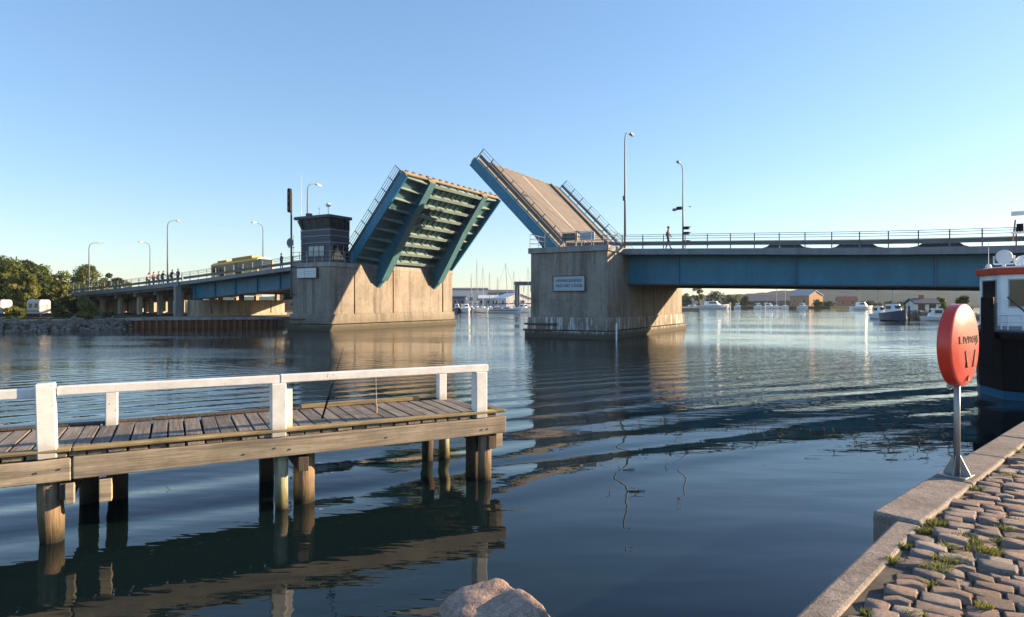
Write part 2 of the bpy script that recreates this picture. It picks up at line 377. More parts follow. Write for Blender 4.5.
# ---------------------------------------------------------------- water
def make_water():
    m = Mat('harbour_water', .015, 0, .5); m.b.inputs['IOR'].default_value = 1.333
    X, Y, Z = m.xyz()
    m.color((.005,.0125,.014))
    # slow swell over the whole basin
    swell = m.noise(m.coord((.16,.42,1), world=True, rz=R(-20)), 1, 2, .4)
    # wake: long crests running away to the right, closer together the farther out
    rot = m.math('SUBTRACT', m.math('MULTIPLY', Y, math.cos(R(28))), m.math('MULTIPLY', X, math.sin(R(28))))
    curve = m.math('MULTIPLY', m.math('POWER', m.math('ABSOLUTE', m.math('SUBTRACT', X, 4.)), 2.), .004)
    wob = m.math('MULTIPLY', m.noise(m.coord((.1,.2,1), world=True), 1, 2, .4), 1.7)
    rr_ = m.math('SUBTRACT', m.math('ADD', m.math('ADD', rot, curve), wob), 9.)
    ph = m.math('MULTIPLY', m.math('ADD', m.math('MULTIPLY', rr_, .47), m.math('MULTIPLY', m.math('MULTIPLY', rr_, rr_), .0165)), 2*math.pi)
    wave = m.math('SINE', ph)
    wave = m.math('ADD', wave, m.math('MULTIPLY', m.math('SINE', m.math('MULTIPLY', ph, 2.31)), .16))
    env = m.math('MULTIPLY', m.range(rot, 6.5, 9.5, 0, 1, True), m.math('DIVIDE', 1., m.math('ADD', 1., m.math('MULTIPLY', m.math('MAXIMUM', rr_, 0.), .09))))
    env = m.math('MULTIPLY', env, m.range(rot, 42, 16, .05, 1, True))
    env = m.math('MULTIPLY', env, m.range(m.noise(m.coord((.05,.12,1), world=True, rz=R(-28)), 1, 2), .3, .62, .45, 1.15))
    wave = m.math('MULTIPLY', m.math('MULTIPLY', wave, env), .019)
    # wind ripple in patches, none close to the quay
    pat = m.range(m.noise(m.coord((.035,.075,1), world=True), 1, 3, .55), .42, .62, .12, .85, True)
    ex, ey = m.math('DIVIDE', m.math('SUBTRACT', X, 10.), 11.), m.math('DIVIDE', m.math('SUBTRACT', Y, 32.), 11.)
    gust = m.range(m.math('ADD', m.math('MULTIPLY', ex, ex), m.math('MULTIPLY', ey, ey)), 1.5, .2, 0, 1, True)   # one gust of wind on the water
    dist = m.math('MULTIPLY', m.range(Y, 11, 26, .0, 1, True), m.range(Y, 260, 70, .35, 1, True))
    rip = m.noise(m.coord((1.5,3.0,1), world=True, rz=R(-18)), 1.5, 3, .55)
    rip2 = m.noise(m.coord((1.5,4.2,1), world=True, rz=R(14)), 2.2, 2, .5)
    ripples = m.math('MULTIPLY', m.math('MULTIPLY', m.math('ADD', m.math('MULTIPLY', rip, .042), m.math('MULTIPLY', rip2, .016)), pat), dist)
    ripples = m.math('ADD', ripples, m.math('MULTIPLY', m.math('MULTIPLY', m.noise(m.coord((2.0,3.2,1), world=True, rz=R(-24)), 1.7, 2, .5), gust), .035))
    near = m.math('MULTIPLY', m.noise(m.coord((.55,1.5,1), world=True, rz=R(-12)), 1.1, 2, .45), .009)
    # small chop round the jetty piles
    chop = m.math('MULTIPLY', m.math('MULTIPLY', m.noise(m.coord((1.2,3.4,1), world=True, rz=R(10)), 1.6, 2, .5), m.range(X, 1.0, -1.2, 0, 1, True)), .004)
    h = m.math('ADD', m.math('ADD', m.math('MULTIPLY', swell, .032), wave), m.math('ADD', m.math('ADD', ripples, near), chop))
    m.bump(h, 1.0, 1.0)
    return m.m
M['water'] = make_water()
mb = MB(); mb.add([(-3000,-60,0),(3000,-60,0),(3000,2600,0),(-3000,2600,0)], [(0,1,2,3)])
kind(mb.build('water', M['water']), 'structure')
mb = MB(); mb.add([(-3000,-60,-3),(3000,-60,-3),(3000,2600,-3),(-3000,2600,-3)], [(0,1,2,3)])
kind(mb.build('harbour_bed', M['joint']), 'structure')

# ---------------------------------------------------------------- land
def land(name, poly, z, mat, skirt=2.5, skew=0):
    mb = MB(); mb.prism([(x,y) for x,y in poly], -2.9, z); return kind(mb.build(name, mat), 'structure')
shore_line = [(-260,62), (-80,58.5), (-47.8,61.0), (-43.6,63.5), (-40.6,68.2)]
sheet_a, sheet_b = Vector((-40.6,67.6)), Vector((-26.3,73.0))
land('shore', shore_line + [(-40.6,68.0), (-26.4,73.4), (-27.6,80), (-30,110), (-26,150), (-60,900), (-900,900), (-900,62)], 1.0, M['sand'])
land('grass_bank', [(-700,68), (-80,64.5), (-50,67), (-45,69.5), (-43,76), (-47,96), (-31.5,118), (-28,148), (-62,860), (-700,860)], 1.12, M['grass'])
land('marina_quay', [(-40,190), (-60,210), (-20,183), (px(458,186),186), (px(545,192),192), (60,205), (80,420), (-60,420)], .9, M['sand'])
land('far_shore', [(60,232), (px(700,282),282), (px(830,288),288), (px(880,300),300), (px(1000,330),330), (600,420), (700,1000), (0,1000), (0,420)], .8, M['grass'])
land('breakwater_point', [(px(909,108),108), (px(925,103),103), (px(1000,98),98), (150,96), (200,150), (px(930,125),125)], .6, M['sand'])
def terrain(name, x0, x1, y0, y1, nx, ny, hf, mat):
    mb = MB(); vs, fs = [], []
    for j in range(ny+1):
        for i in range(nx+1):
            x = x0+(x1-x0)*i/nx; y = y0+(y1-y0)*j/ny; vs.append((x, y, hf(x, y, j/ny)))
    for j in range(ny):
        for i in range(nx): fs.append((j*(nx+1)+i, j*(nx+1)+i+1, (j+1)*(nx+1)+i+1, (j+1)*(nx+1)+i))
    mb.add(vs, fs); return kind(mb.build(name, mat, smooth=True, fix=False), 'structure')
HP = [(-3000,10),(-300,10),(150,9),(250,11),(330,13),(420,20),(480,26),(560,29),(640,28),(700,24),(760,21),(900,17),(3000,20)]
def hill_h(x, y, v):
    h = float(np.interp(x*1000/max(y,1), [a for a,_ in HP], [b for _,b in HP]))
    e = math.sin(min(1, v*1.6)*math.pi/2)
    return .7 + h*e*(1+.12*noise.noise((x*.012,y*.012,3))) + 3.2*e*noise.noise((x*.06,y*.06,0)) + 1.8*e*noise.noise((x*.2,y*.2,7))
terrain('hills', -1500, 2200, 880, 1300, 520, 40, hill_h, M['hill'])
# ---------------------------------------------------------------- bridge frame
BX, BY, BA = 1.5, 51.5, R(-30)            # local x runs along the bridge to the right, local y across it, away from us
def B(s, w_, z=0): return (BX + s*math.cos(BA) - w_*math.sin(BA), BY + s*math.sin(BA) + w_*math.cos(BA), z)
def s_at(xp, w_):                          # bridge station seen in picture column xp at offset w_
    k = (xp-512)/F; c, s_ = math.cos(BA), math.sin(BA)
    return (k*(BY+w_*c) - BX + w_*s_) / (c - k*s_)
W0, W1, WG0, WG1 = 3.1, 20.5, 4.7, 18.9    # deck edges and main girders
ZS = [-130,-100,-80,-63,-51,-31,-22.5,-11,0,16,25,36,50,80]
ZZ = [1.6, 3.2, 3.95, 4.65,5.3, 6.65,7.15,7.3,7.2,6.62,6.24,6.05,5.95,5.9]
def zd(s): 
    q = [s-4, s-2, s, s+2, s+4]; return float(np.mean(np.interp(q, ZS, ZZ)))
# ---------------------------------------------------------------- piers
def ring(s0, s1, w0, w1, off=0): return [(s0-off,w0-off),(s1+off,w0-off),(s1+off,w1+off),(s0-off,w1+off)]
def pier(label, s0, s1, w1, ztop, foot, name='bridge_pier'):
    t = thing(name, label, 'bridge pier', B(s0, 0), BA, 'bridge piers standing in the water')
    L_ = s1-s0
    MB().prism(ring(0,L_,0,w1), 1.55, ztop-.42).build('body', M['concrete'], t, bevel=.06)
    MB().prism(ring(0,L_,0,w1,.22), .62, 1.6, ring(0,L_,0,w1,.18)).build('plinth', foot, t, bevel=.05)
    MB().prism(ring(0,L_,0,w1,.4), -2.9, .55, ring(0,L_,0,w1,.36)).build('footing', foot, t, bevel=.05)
    for k, z in enumerate((.52, .98)):
        MB().box(-.42, L_*.3+.5*k, -.5+.15*k, -.36+.15*k, z, z+.16).build('fender_beam', M['pile_dark'], t, bevel=.02)
    return t, L_
pR, LR = pier('concrete bridge pier with a blue notice plate on its shaded face', 0, 6.55, 20.9, 7.1, M['concrete_streaked'])
pL, LL = pier('concrete bridge pier carrying the dark control house', -27.6, -22.35, 20.7, 6.72, M['concrete'])
def post_rail(parent, pts, h, mat, r=.022, step=1.4, rails=(1.,.66,.33), n=6, pname='railing_post', rname='rail'):
    """posts along a polyline, each its own part, and thin rails between"""
    pm = MB().tube([(0,0,0),(0,0,h)], r*1.25, n).mesh(pname, mat)
    for a, b in zip(pts[:-1], pts[1:]):
        a, b = Vector(a), Vector(b); k = max(1, round((b-a).length/step))
        for i in range(k + (b is pts[-1])): link(pname, pm, parent, a + (b-a)*i/k)
    link(pname, pm, parent, pts[-1])
    for f in rails:
        mb = MB()
        for a, b in zip(pts[:-1], pts[1:]): mb.tube([Vector(a)+Vector((0,0,h*f)), Vector(b)+Vector((0,0,h*f))], r, n)
        mb.build(rname, mat, parent)
# right pier: cap, joints, railing, cabinets, ladder
MB().prism(ring(0,LR,0,20.9,.16), 6.68, 7.12).build('cap', M['concrete_cap'], pR, bevel=.03)
post_rail(pR, [(-.05,3,7.12),(-.05,0,7.12),(LR+.05,0,7.12),(LR+.05,2.9,7.12)], 1.1, M['steel'], .02, 1.3)
MB().box(2.1,2.35,-.05,.0,6.05,6.6).box(2.16,2.29,-.04,.0,5.6,6.05).build('wall_bracket', M['concrete_cap'], pR)
for z in (2.9,): MB().box(-.02,LR+.02,-.022,.0,z,z+.03).build('pour_joint', M['concrete_dark'], pR)
gp_ = s_at(616.5,-1.0)
MB().tube([(gp_,-1.0,-2.9),(gp_,-1.0,1.25)], .06, 10).build('guide_post', M['lightbox'], pR, smooth=True)
cab = thing('glazed_panel', 'dark glazed panel on legs behind the pier railing', 'panel', B(2.55,.5,7.12), BA)
MB().box(0,1.3,0,.12,.5,1.1).build('frame', M['mid_steel'], cab, bevel=.015); MB().box(.06,.62,-.012,.0,.55,1.05).box(.68,1.24,-.012,.0,.55,1.05).build('pane', M['glass'], cab)
for x in (.1,1.2): MB().box(x-.03,x+.03,.03,.09,0,.5).build('leg', M['mid_steel'], cab)
cab2 = thing('blue_panel', 'pale blue panel on legs behind the pier railing', 'panel', B(4.1,.5,7.12), BA)
MB().box(0,1.2,0,.08,.5,1.1).build('plate', M['notice'], cab2, bevel=.015)
for x in (.1,1.1): MB().box(x-.03,x+.03,.01,.07,0,.5).build('leg', M['mid_steel'], cab2)
# notice plate with its writing
npx = s_at(553.5, -.1), s_at(584.5, -.1)
nz0, nz1 = pz(290.8, 50.2), pz(276.6, 50.2)
nb = thing('notice_board', 'blue-grey notice plate with two lines of dark lettering on the pier', 'sign', B(npx[0], -.12, nz0), BA)
nw, nh = npx[1]-npx[0], nz1-nz0
MB().box(0,nw,0,.07,0,nh).build('plate', M['notice'], nb, bevel=.01)
fr = MB(); fr.box(-.05,nw+.05,-.02,.05,-.06,-.002); fr.box(-.05,nw+.05,-.02,.05,nh+.002,nh+.06); fr.box(-.06,-.002,-.02,.05,-.06,nh+.06); fr.box(nw+.002,nw+.06,-.02,.05,-.06,nh+.06)
fr.build('frame', M['dark_steel'], nb)
def text(name, body, size, mat, parent, loc, rot, depth=.006, width=None, space=1.0):
    cu = bpy.data.curves.new(name, 'FONT'); cu.body = body; cu.size = size; cu.extrude = depth; cu.space_character = space
    cu.align_x = 'CENTER'; cu.align_y = 'CENTER'; cu.resolution_u = 3
    tmp = bpy.data.objects.new(name, cu); col.objects.link(tmp)
    me = bpy.data.meshes.new_from_object(tmp.evaluated_get(bpy.context.evaluated_depsgraph_get())); bpy.data.objects.remove(tmp)
    if width:
        xs = [v.co.x for v in me.vertices]; k = width/(max(xs)-min(xs))
        for v in me.vertices: v.co.x *= k
    me.materials.append(mat); o = link(name, me, parent, loc); o.rotation_euler = rot; return o
text('lettering', 'HAVNEGRÆNSE', .34, M['ink'], nb, (nw/2, -.008, nh*.7), (R(90),0,0), width=nw*.82)
text('lettering', 'MAX. FART 3 KNOB', .34, M['ink'], nb, (nw/2, -.008, nh*.34), (R(90),0,0), width=nw*.84)

# left pier details
MB().prism(ring(0,LL,0,20.7,.1), 6.3, 6.74).build('cap', M['concrete_cap'], pL, bevel=.03)
for wa, wb in ((3.4,6.0),(9.4,15.6),(18.6,20.2)):
    MB().box(LL-.01,LL+.09,wa,wb,1.6,6.3).build('pilaster', M['concrete'], pL, bevel=.02)
MB().box(2.9,2.96,-.03,0,1.6,6.3).build('pour_joint', M['concrete_dark'], pL); MB().box(LL-.01,LL+.012,1.5,1.56,1.6,6.3).build('pour_joint', M['concrete_dark'], pL)
lad = MB()
for x in (1.72, 2.02): lad.tube([(x,-.14,.8),(x,-.14,6.3)], .025, 6)
for k in range(18): lad.tube([(1.72,-.14,.95+k*.3),(2.02,-.14,.95+k*.3)], .018, 5)
lad.build('ladder', M['mid_steel'], pL)
post_rail(pL, [(-.05,0,6.74),(LL+.05,0,6.74),(LL+.05,3,6.74)], 1.1, M['steel'], .025, 1.1, (1.,.6,.25))
lb = thing('light_board', 'white framed board bracketed to the shaded face of the control house pier', 'sign', B(s_at(297,-.3), -.32, 5.22), BA)
lw = s_at(316,-.3)-s_at(297,-.3)
MB().box(0,lw,0,.12,0,.95).build('panel', M['lightbox'], lb, bevel=.02); MB().box(-.04,lw+.04,.03,.3,-.05,-.003).box(-.04,lw+.04,.03,.3,.953,1.0).box(lw+.003,lw+.05,.02,.3,-.05,1.).build('frame', M['dark_steel'], lb)
MB().box(lw*.38,lw*.41,-.008,0,.04,.91).box(lw*.42,lw*.97,-.006,0,.36,.39).box(lw*.42,lw*.97,-.006,0,.62,.65).build('panel_line', M['trim'], lb)

# ---------------------------------------------------------------- control house
def control_house():
    s0, s1, w0, w1, z0 = -26.75, -22.6, .35, 2.95, 6.74
    t = thing('control_house', 'dark clad bridge control house with slanted glazed cabin', 'building', B(s0, w0, z0), BA)
    Lx, Ly = s1-s0, w1-w0
    MB().box(.06,Lx-.06,.06,Ly-.06,0,4.0).build('wall', M['cladding'], t)
    # lapped cladding boards, each one a part; the lower front leaves room for the strip window
    for k in range(10):
        z = .05+k*.32
        full = not (.6 < z+.16 < 1.75)
        if full: MB().hexa([(0,-.03,z),(Lx,-.03,z),(Lx,.06,z),(0,.06,z),(0,.02,z+.3),(Lx,.02,z+.3),(Lx,.06,z+.3),(0,.06,z+.3)]).build('cladding_board', M['cladding'], t)
        else:
            for a, b in ((0,1.05),(3.35,Lx)): MB().hexa([(a,-.03,z),(b,-.03,z),(b,.06,z),(a,.06,z),(a,.02,z+.3),(b,.02,z+.3),(b,.06,z+.3),(a,.06,z+.3)]).build('cladding_board', M['cladding'], t)
        if not (.2 < z < 1.7): MB().hexa([(Lx-.06,0,z),(Lx+.03,0,z),(Lx+.03,Ly,z),(Lx-.06,Ly,z),(Lx-.06,0,z+.3),(Lx-.02,0,z+.3),(Lx-.02,Ly,z+.3),(Lx-.06,Ly,z+.3)]).build('cladding_board', M['cladding'], t)
    for z in (1.95, 2.62, 3.22): MB().box(-.06,Lx+.05,-.06,-.034,z,z+.05).build('trim_strip', M['trim'], t); MB().box(Lx+.034,Lx+.06,-.03,Ly,z,z+.05).build('trim_strip', M['trim'], t)
    for k in range(3):
        a = 1.1+k*.75; wn = MB().box(a,a+.7,-.02,.05,.62,1.7).build('window', M['glass_blue'], t)
        MB().box(a-.03,a,-.05,.0,.6,1.72).box(a+.7,a+.73,-.05,0,.6,1.72).box(a,a+.7,-.05,0,1.7,1.74).build('window_frame', M['dark_steel'], wn)
    for k in range(3):
        a = .2+k*.78; wn = MB().box(Lx-.05,Lx+.02,a,a+.7,.3,1.7).build('window', M['glass'], t)
        MB().box(Lx,Lx+.05,a-.04,a,.25,1.75).build('window_frame', M['trim'], wn)
    # glazed cabin, leaning outwards towards the roof
    zb, zt, o = 3.3, 4.4, .38
    MB().prism([(.1,.1),(Lx-.1,.1),(Lx-.1,Ly-.1),(.1,Ly-.1)], zb, zt, [(-o+.1,-o*.5+.1),(Lx-.1,-o*.5+.1),(Lx-.1,Ly-.1),(-o+.1,Ly-.1)]).build('cabin_core', M['dark_steel'], t)
    n = 5
    for k in range(n):
        a, b = k/n, (k+.9)/n
        xa, xb = .02+a*(Lx-.04), .02+b*(Lx-.04); ta, tb = -o+a*(Lx+o), -o+b*(Lx+o)
        wn = MB().hexa([(xa,.02,zb+.12),(xb,.02,zb+.12),(xb,.09,zb+.12),(xa,.09,zb+.12),(ta,-o*.45,zt-.1),(tb,-o*.45,zt-.1),(tb,-o*.45+.1,zt-.1),(ta,-o*.45+.1,zt-.1)]).build('cabin_window', M['glass'], t)
    for k in range(3):
        a = .1+k*.85; MB().box(Lx-.11,Lx-.01,a,a+.74,zb+.12,zt-.1).build('cabin_window', M['glass'], t)
        MB().box(Lx-.11,Lx+.02,a+.75,a+.82,zb,zt).build('mullion', M['dark_steel'], t)
    MB().prism([(-o-.25,-o*.5-.2),(Lx+.2,-o*.5-.2),(Lx+.2,Ly+.2),(-o-.25,Ly+.2)], zt, zt+.3).build('roof', M['dark_steel'], t, bevel=.03)
    MB().box(.02,.5,.6,1.05,zt+.3,zt+.75).build('roof_vent', M['dark_steel'], t)
    rl = MB()
    for k in range(8): x = -.2+k*(Lx+.4)/7; rl.tube([(x,-.5,0),(x,-.5,1.05)], .03, 6)
    for z in (.35,.7,1.05): rl.tube([(-.2,-.5,z),(Lx+.2,-.5,z)], .025, 6)
    # thin aerials
    MB().tube([(-.55,.5,2.5),(-.55,.5,4.4),(-.45,.5,9.2)], [.05,.04,.012], 6).build('whip_aerial', M['white'], t)
    MB().tube([(.9,1.6,zt+.3),(.9,1.6,zt+1.5)], .02, 6).tube([(.7,1.6,zt+1.3),(1.1,1.6,zt+1.3)], .015, 6).build('roof_aerial', M['steel'], t)
    sp = MB().lathe([(.02,0),(.2,.05),(.26,.2),(.18,.36),(.02,.42)], 10, (2.6,1.2)); 
    so = sp.build('radar_dome', M['white'], t, loc=(0,0,zt+1.3), smooth=True); MB().tube([(2.6,1.2,-1.0),(2.6,1.2,.02)], .03, 6).build('dome_mast', M['steel'], so)
control_house()
sm = thing('ship_signal', 'tall black ship signal mast with round grey disc at the pier edge', 'signal', B(s_at(291.3,-.45), -.45, 0), BA)
zt_, zb_ = pz(189.5,65.2), pz(213.5,65.2)
MB().tube([(0,0,3.3),(0,0,zt_-.3)], .09, 8).box(-.05,.05,0,.5,3.5,3.6).box(-.05,.05,0,.5,6.3,6.4).build('pole', M['dark_steel'], sm)
MB().ypoly([(.21*math.cos(t),zt_-.21+.21*math.sin(t)) for t in [k*math.pi/8 for k in range(9)]] + [(.21*math.cos(t),zb_+.21+.21*math.sin(t)) for t in [math.pi+k*math.pi/8 for k in range(9)]], -.34, -.1).build('signal_head', M['black'], sm)
for k in range(3): MB().ypoly([(.13*math.cos(t),zb_+.45+k*.72+.13*math.sin(t)) for t in [i*math.pi/6 for i in range(12)]], -.42, -.34).build('signal_lens', M['traffic_red'] if k == 2 else M['glass'], sm)
MB().ypoly([(.45*math.cos(t),pz(243,65)+.45*math.sin(t)) for t in [i*math.pi/12 for i in range(24)]], -.2, -.12).build('disc', M['mid_steel'], sm)
MB().tube([(-.45,0,8.3),(.45,0,8.3)], .03, 6).tube([(-.45,0,8.3),(-.45,0,9.0)], .02, 6).tube([(.3,0,4.5),(.3,0,9.6)], .02, 6).build('bracket', M['mid_steel'], sm)

# ---------------------------------------------------------------- bascule leaves
def leaf(label, hinge_s, hinge_z, L_, ang, side, mats):
    """local x runs from hinge to tip; side=+1: tip to the right of the hinge"""
    t = thing('bascule_leaf', label, 'drawbridge', B(hinge_s, 0, hinge_z), BA, 'raised leaves of the drawbridge')
    c, s_ = math.cos(ang)*side, math.sin(ang)
    def T(x, y, z): return (x*c - z*s_*side, y, x*s_ + z*abs(c))    # z is the road's upward normal
    def put(mb): mb.v = [T(*v) for v in mb.v]; return mb
    G0, G1 = 7.0, 16.9
    put(MB().box(0,L_,W0+.12,W1-.12,-.22,0)).build('deck_plate', mats['under'], t)
    put(MB().box(.15,L_-.1,W0+2.6,W1-2.6,.004,.05)).build('road_surface', M['leaf_deck'], t)
    for a, b in ((W0+.35,W0+2.3),(W1-2.3,W1-.35)): put(MB().box(.15,L_-.1,a,b,.004,.16)).build('footway', M['leaf_deck'], t)
    for y in (W0+2.45, W1-2.45): put(MB().box(0.1,L_-.05,y-.11,y+.11,.004,.3)).build('kerb_rail', M['leaf_rib'], t)
    put(MB().box(.2,L_-.15,(W0+W1)/2-.07,(W0+W1)/2+.07,.054,.062)).build('centre_line', M['line'], t)
    for k in range(1, 6): put(MB().box(L_*k/6-.02,L_*k/6+.02,W0+2.62,W1-2.62,.0505,.06)).build('plate_joint', M['leaf_rib'], t)
    for g in (G0, G1):                                       # deep main girders, tapering to the tip
        put(MB().ypoly([(-2.1,-.1),(L_,-.23),(L_,-.85),(L_*.55,-1.35),(1.4,-2.1),(-.6,-2.4),(-2.1,-2.2)], g-.2, g+.2)).build('main_girder', mats['girder'], t)
        fl = MB()
        for (xa,za),(xb,zb) in zip([(L_,-.85),(L_*.55,-1.35),(1.4,-2.1)], [(L_*.55,-1.35),(1.4,-2.1),(-.6,-2.4)]):
            fl.add([(xa,g-.48,za-.06),(xa,g+.48,za-.06),(xb,g+.48,zb-.06),(xb,g-.48,zb-.06),(xa,g-.48,za),(xa,g+.48,za),(xb,g+.48,zb),(xb,g-.48,zb)], [(3,2,1,0),(4,5,6,7),(0,1,5,4),(1,2,6,5),(2,3,7,6),(3,0,4,7)])
        put(fl).build('bottom_flange', mats['flange'], t)
        put(MB().box(L_-.02,L_+.1,g-.5,g+.5,-.8,-.02)).build('lock_plate', M['rust_edge'], t)
    n = 9
    for k in range(n):
        x = .7 + (L_-1.0)*k/(n-1)
        bm_ = MB().box(x-.05,x+.05,G0+.21,G1-.21,-.82,-.22).box(x-.16,x+.16,G0+.22,G1-.22,-.88,-.823); put(bm_).build('cross_beam', mats['beam'], t)
        for e, g, q in ((W0+.2,G0-.21,-1),(W1-.2,G1+.21,1)):
            mbb = MB().xpoly([(g,-.22),(e,-.22),(e,-.42),(g,-.86)], x-.04, x+.04); put(mbb).build('bracket_beam', mats['beam'], t)
        for y in np.linspace(G0+1.6, G1-1.6, 5):
            put(MB().box(x-.14,x+.14,y-.03,y+.03,-.8,-.24)).build('stiffener', mats['girder'], t)
    for y in np.linspace(G0+1.0, G1-1.0, 9): put(MB().box(.2,L_-.1,y-.05,y+.05,-.36,-.22)).build('deck_rib', mats['under'], t)
    for y in (W0, W1): put(MB().box(-.3,L_,y-.1,y+.1,-.75,.12)).build('edge_girder', mats['edge'], t)
    put(MB().box(L_,L_+.1,W0-.1,W1+.1,-.42,.1)).build('tip_plate', M['rust_edge'], t)
    for k in range(16):
        y = W0+.4+k*(W1-W0-.8)/15; put(MB().box(L_+.1,L_+.24,y-.18,y+.18,-.05,.1)).build('tip_finger', M['leaf_rib'], t)
    for y in (W0, W1):                                       # railings lean with the leaf
        for k in range(9):
            x = .1+(L_-.2)*k/8; put(MB().beam((x,y,.12),(x,y,1.25),.07,.07,up=(0,1,0))).build('railing_post', M['mid_steel'], t)
        for h in (.42,.7,.97,1.24): put(MB().beam((.1,y,h),(L_-.1,y,h),.035,.035)).build('rail', M['mid_steel'], t)
        q = .16 if y == W0 else -.16
        put(MB().box(.1,L_-.1,min(y+q,y+q*1.6),max(y+q,y+q*1.6),.38,.66)).build('guard_beam', M['leaf_rib'], t)
    return t
pal_L = dict(under=M['teal'], girder=M['blue'], flange=M['teal'], beam=M['teal_sunlit'], edge=M['blue'])
leaf('raised bascule leaf showing its teal underside of beams and girders', -22.9, 7.12, 11.0, R(49), 1, pal_L)
pal_R = dict(under=M['blue'], girder=M['blue'], flange=M['blue'], beam=M['blue'], edge=M['blue'])
leaf('raised bascule leaf showing its brown road surface to the sun', .95, 7.25, 11.9, R(45.5), -1, pal_R)

# ---------------------------------------------------------------- approach spans
def deck_sweep(s0, s1, poly, n=None, low=lambda s: 0):
    n = n or max(2, int((s1-s0)/3)+1)      # points deeper than 1 m follow the girder's own depth
    return MB().sweep([[(s, y, zd(s)+z+(low(s) if z < -1 else 0)) for y, z in poly] for s in np.linspace(s0, s1, n)])
def span(label, s0, s1, gd, stiff, webmat, low=lambda s: 0, name='approach_span'):
    """road deck on two plate girders, in bridge coordinates"""
    t = thing(name, label, 'bridge', B(0,0,0), BA)
    deck_sweep(s0, s1, [(W0+.3,-.32),(W1-.3,-.32),(W1-.3,-.02),(W0+.3,-.02)]).build('deck_slab', M['concrete_dark'], t)
    for a, b in ((W0,W0+.28),(W1-.28,W1)): deck_sweep(s0, s1, [(a,-.38),(b,-.38),(b,.06),(a,.06)]).build('edge_beam', M['fascia'], t)
    deck_sweep(s0, s1, [(W0+2.6,-.018),(W1-2.6,-.018),(W1-2.6,.0),(W0+2.6,.0)]).build('road', M['asphalt'], t)
    for a, b in ((W0+.3,W0+2.5),(W1-2.5,W1-.3)): deck_sweep(s0, s1, [(a,-.019),(b,-.019),(b,.1),(a,.1)]).build('footway', M['concrete_cap'], t)
    for g in (WG0, WG1):
        deck_sweep(s0+.25, s1, [(g-.03,-gd),(g+.03,-gd),(g+.03,-.33),(g-.03,-.33)], low=low).build('girder_web', webmat, t)
        deck_sweep(s0+.25, s1, [(g-.35,-gd-.09),(g+.35,-gd-.09),(g+.35,-gd),(g-.35,-gd)], low=low).build('bottom_flange', M['dark_steel'], t)
        deck_sweep(s0+.25, s1, [(g-.3,-.4),(g+.3,-.4),(g+.3,-.325),(g-.3,-.325)]).build('top_flange', M['blue'], t)
        for s in np.arange(s0+.9, s1, stiff):
            z = zd(s); MB().box(s-.04,s+.04,g-.22,g-.031,z-gd+low(s)+.003,z-.41).build('web_stiffener', M['blue'], t)
    for s in np.arange(s0+1.2, s1, stiff):
        z = zd(s); MB().box(s-.15,s+.15,WG0+.031,WG1-.031,z-1.5,z-.33).build('cross_beam', M['dark_steel'], t)
    return t
def bridge_rail(t, s0, s1, w_, step, h=1.12):
    pm = MB().box(-.035,.035,-.035,.035,0,h).mesh('railing_post', M['mid_steel'])
    n = int((s1-s0)/step)
    for k in range(n+1): s = s0+k*step; link('railing_post', pm, t, (s, w_, zd(s)+.06))
    for f in (.52,.72,.88,1.0): deck_sweep(s0, s0+n*step, [(w_-.018,h*f+.03),(w_+.018,h*f+.03),(w_+.018,h*f+.065),(w_-.018,h*f+.065)]).build('rail', M['mid_steel'], t)
def guard(t, s0, s1, w_):
    deck_sweep(s0, s1, [(w_-.04,.34),(w_+.04,.34),(w_+.07,.4),(w_+.02,.48),(w_+.07,.56),(w_+.04,.62),(w_-.04,.62)]).build('guard_beam', M['mid_steel'], t)
sR = span('steel plate girder span, blue, reaching right from the bascule pier', 1.4, 66, 2.75, 8.4, M['blue'], lambda s: .42*min(1, max(0, s-2)/24))
bridge_rail(sR, 1.6, 64, W0+.14, 1.66); bridge_rail(sR, 1.6, 64, W1-.14, 1.66); guard(sR, 1.6, 64, W0+.36)
sL = span('blue plate girder span with pale panels left of the control house', -51.4, -27.65, 2.15, 3.9, M['blue_pale'])
bridge_rail(sL, -51.2, -28, W0+.14, 1.66); bridge_rail(sL, -51.2, -28, W1-.14, 1.66); guard(sL, -51.2, -28, W0+.36)
MB().box(-51.1,-48.9,WG0-.06,WG0-.032,zd(-50)-2.1,zd(-50)-.42).build('web_panel', M['blue'], sL)
# deck over the two piers
for lab, a, b in (('road deck piece across the top of the control house pier', -27.6,-23.3), ):
    t = thing('pier_deck', lab, 'bridge', B(0,0,0), BA)
    deck_sweep(a, b, [(W0,-.36),(W1,-.36),(W1,0),(W0,0)], 3).build('deck_slab', M['concrete_cap'], t)
    bridge_rail(t, a+.1, b, W1-.14, 1.3)
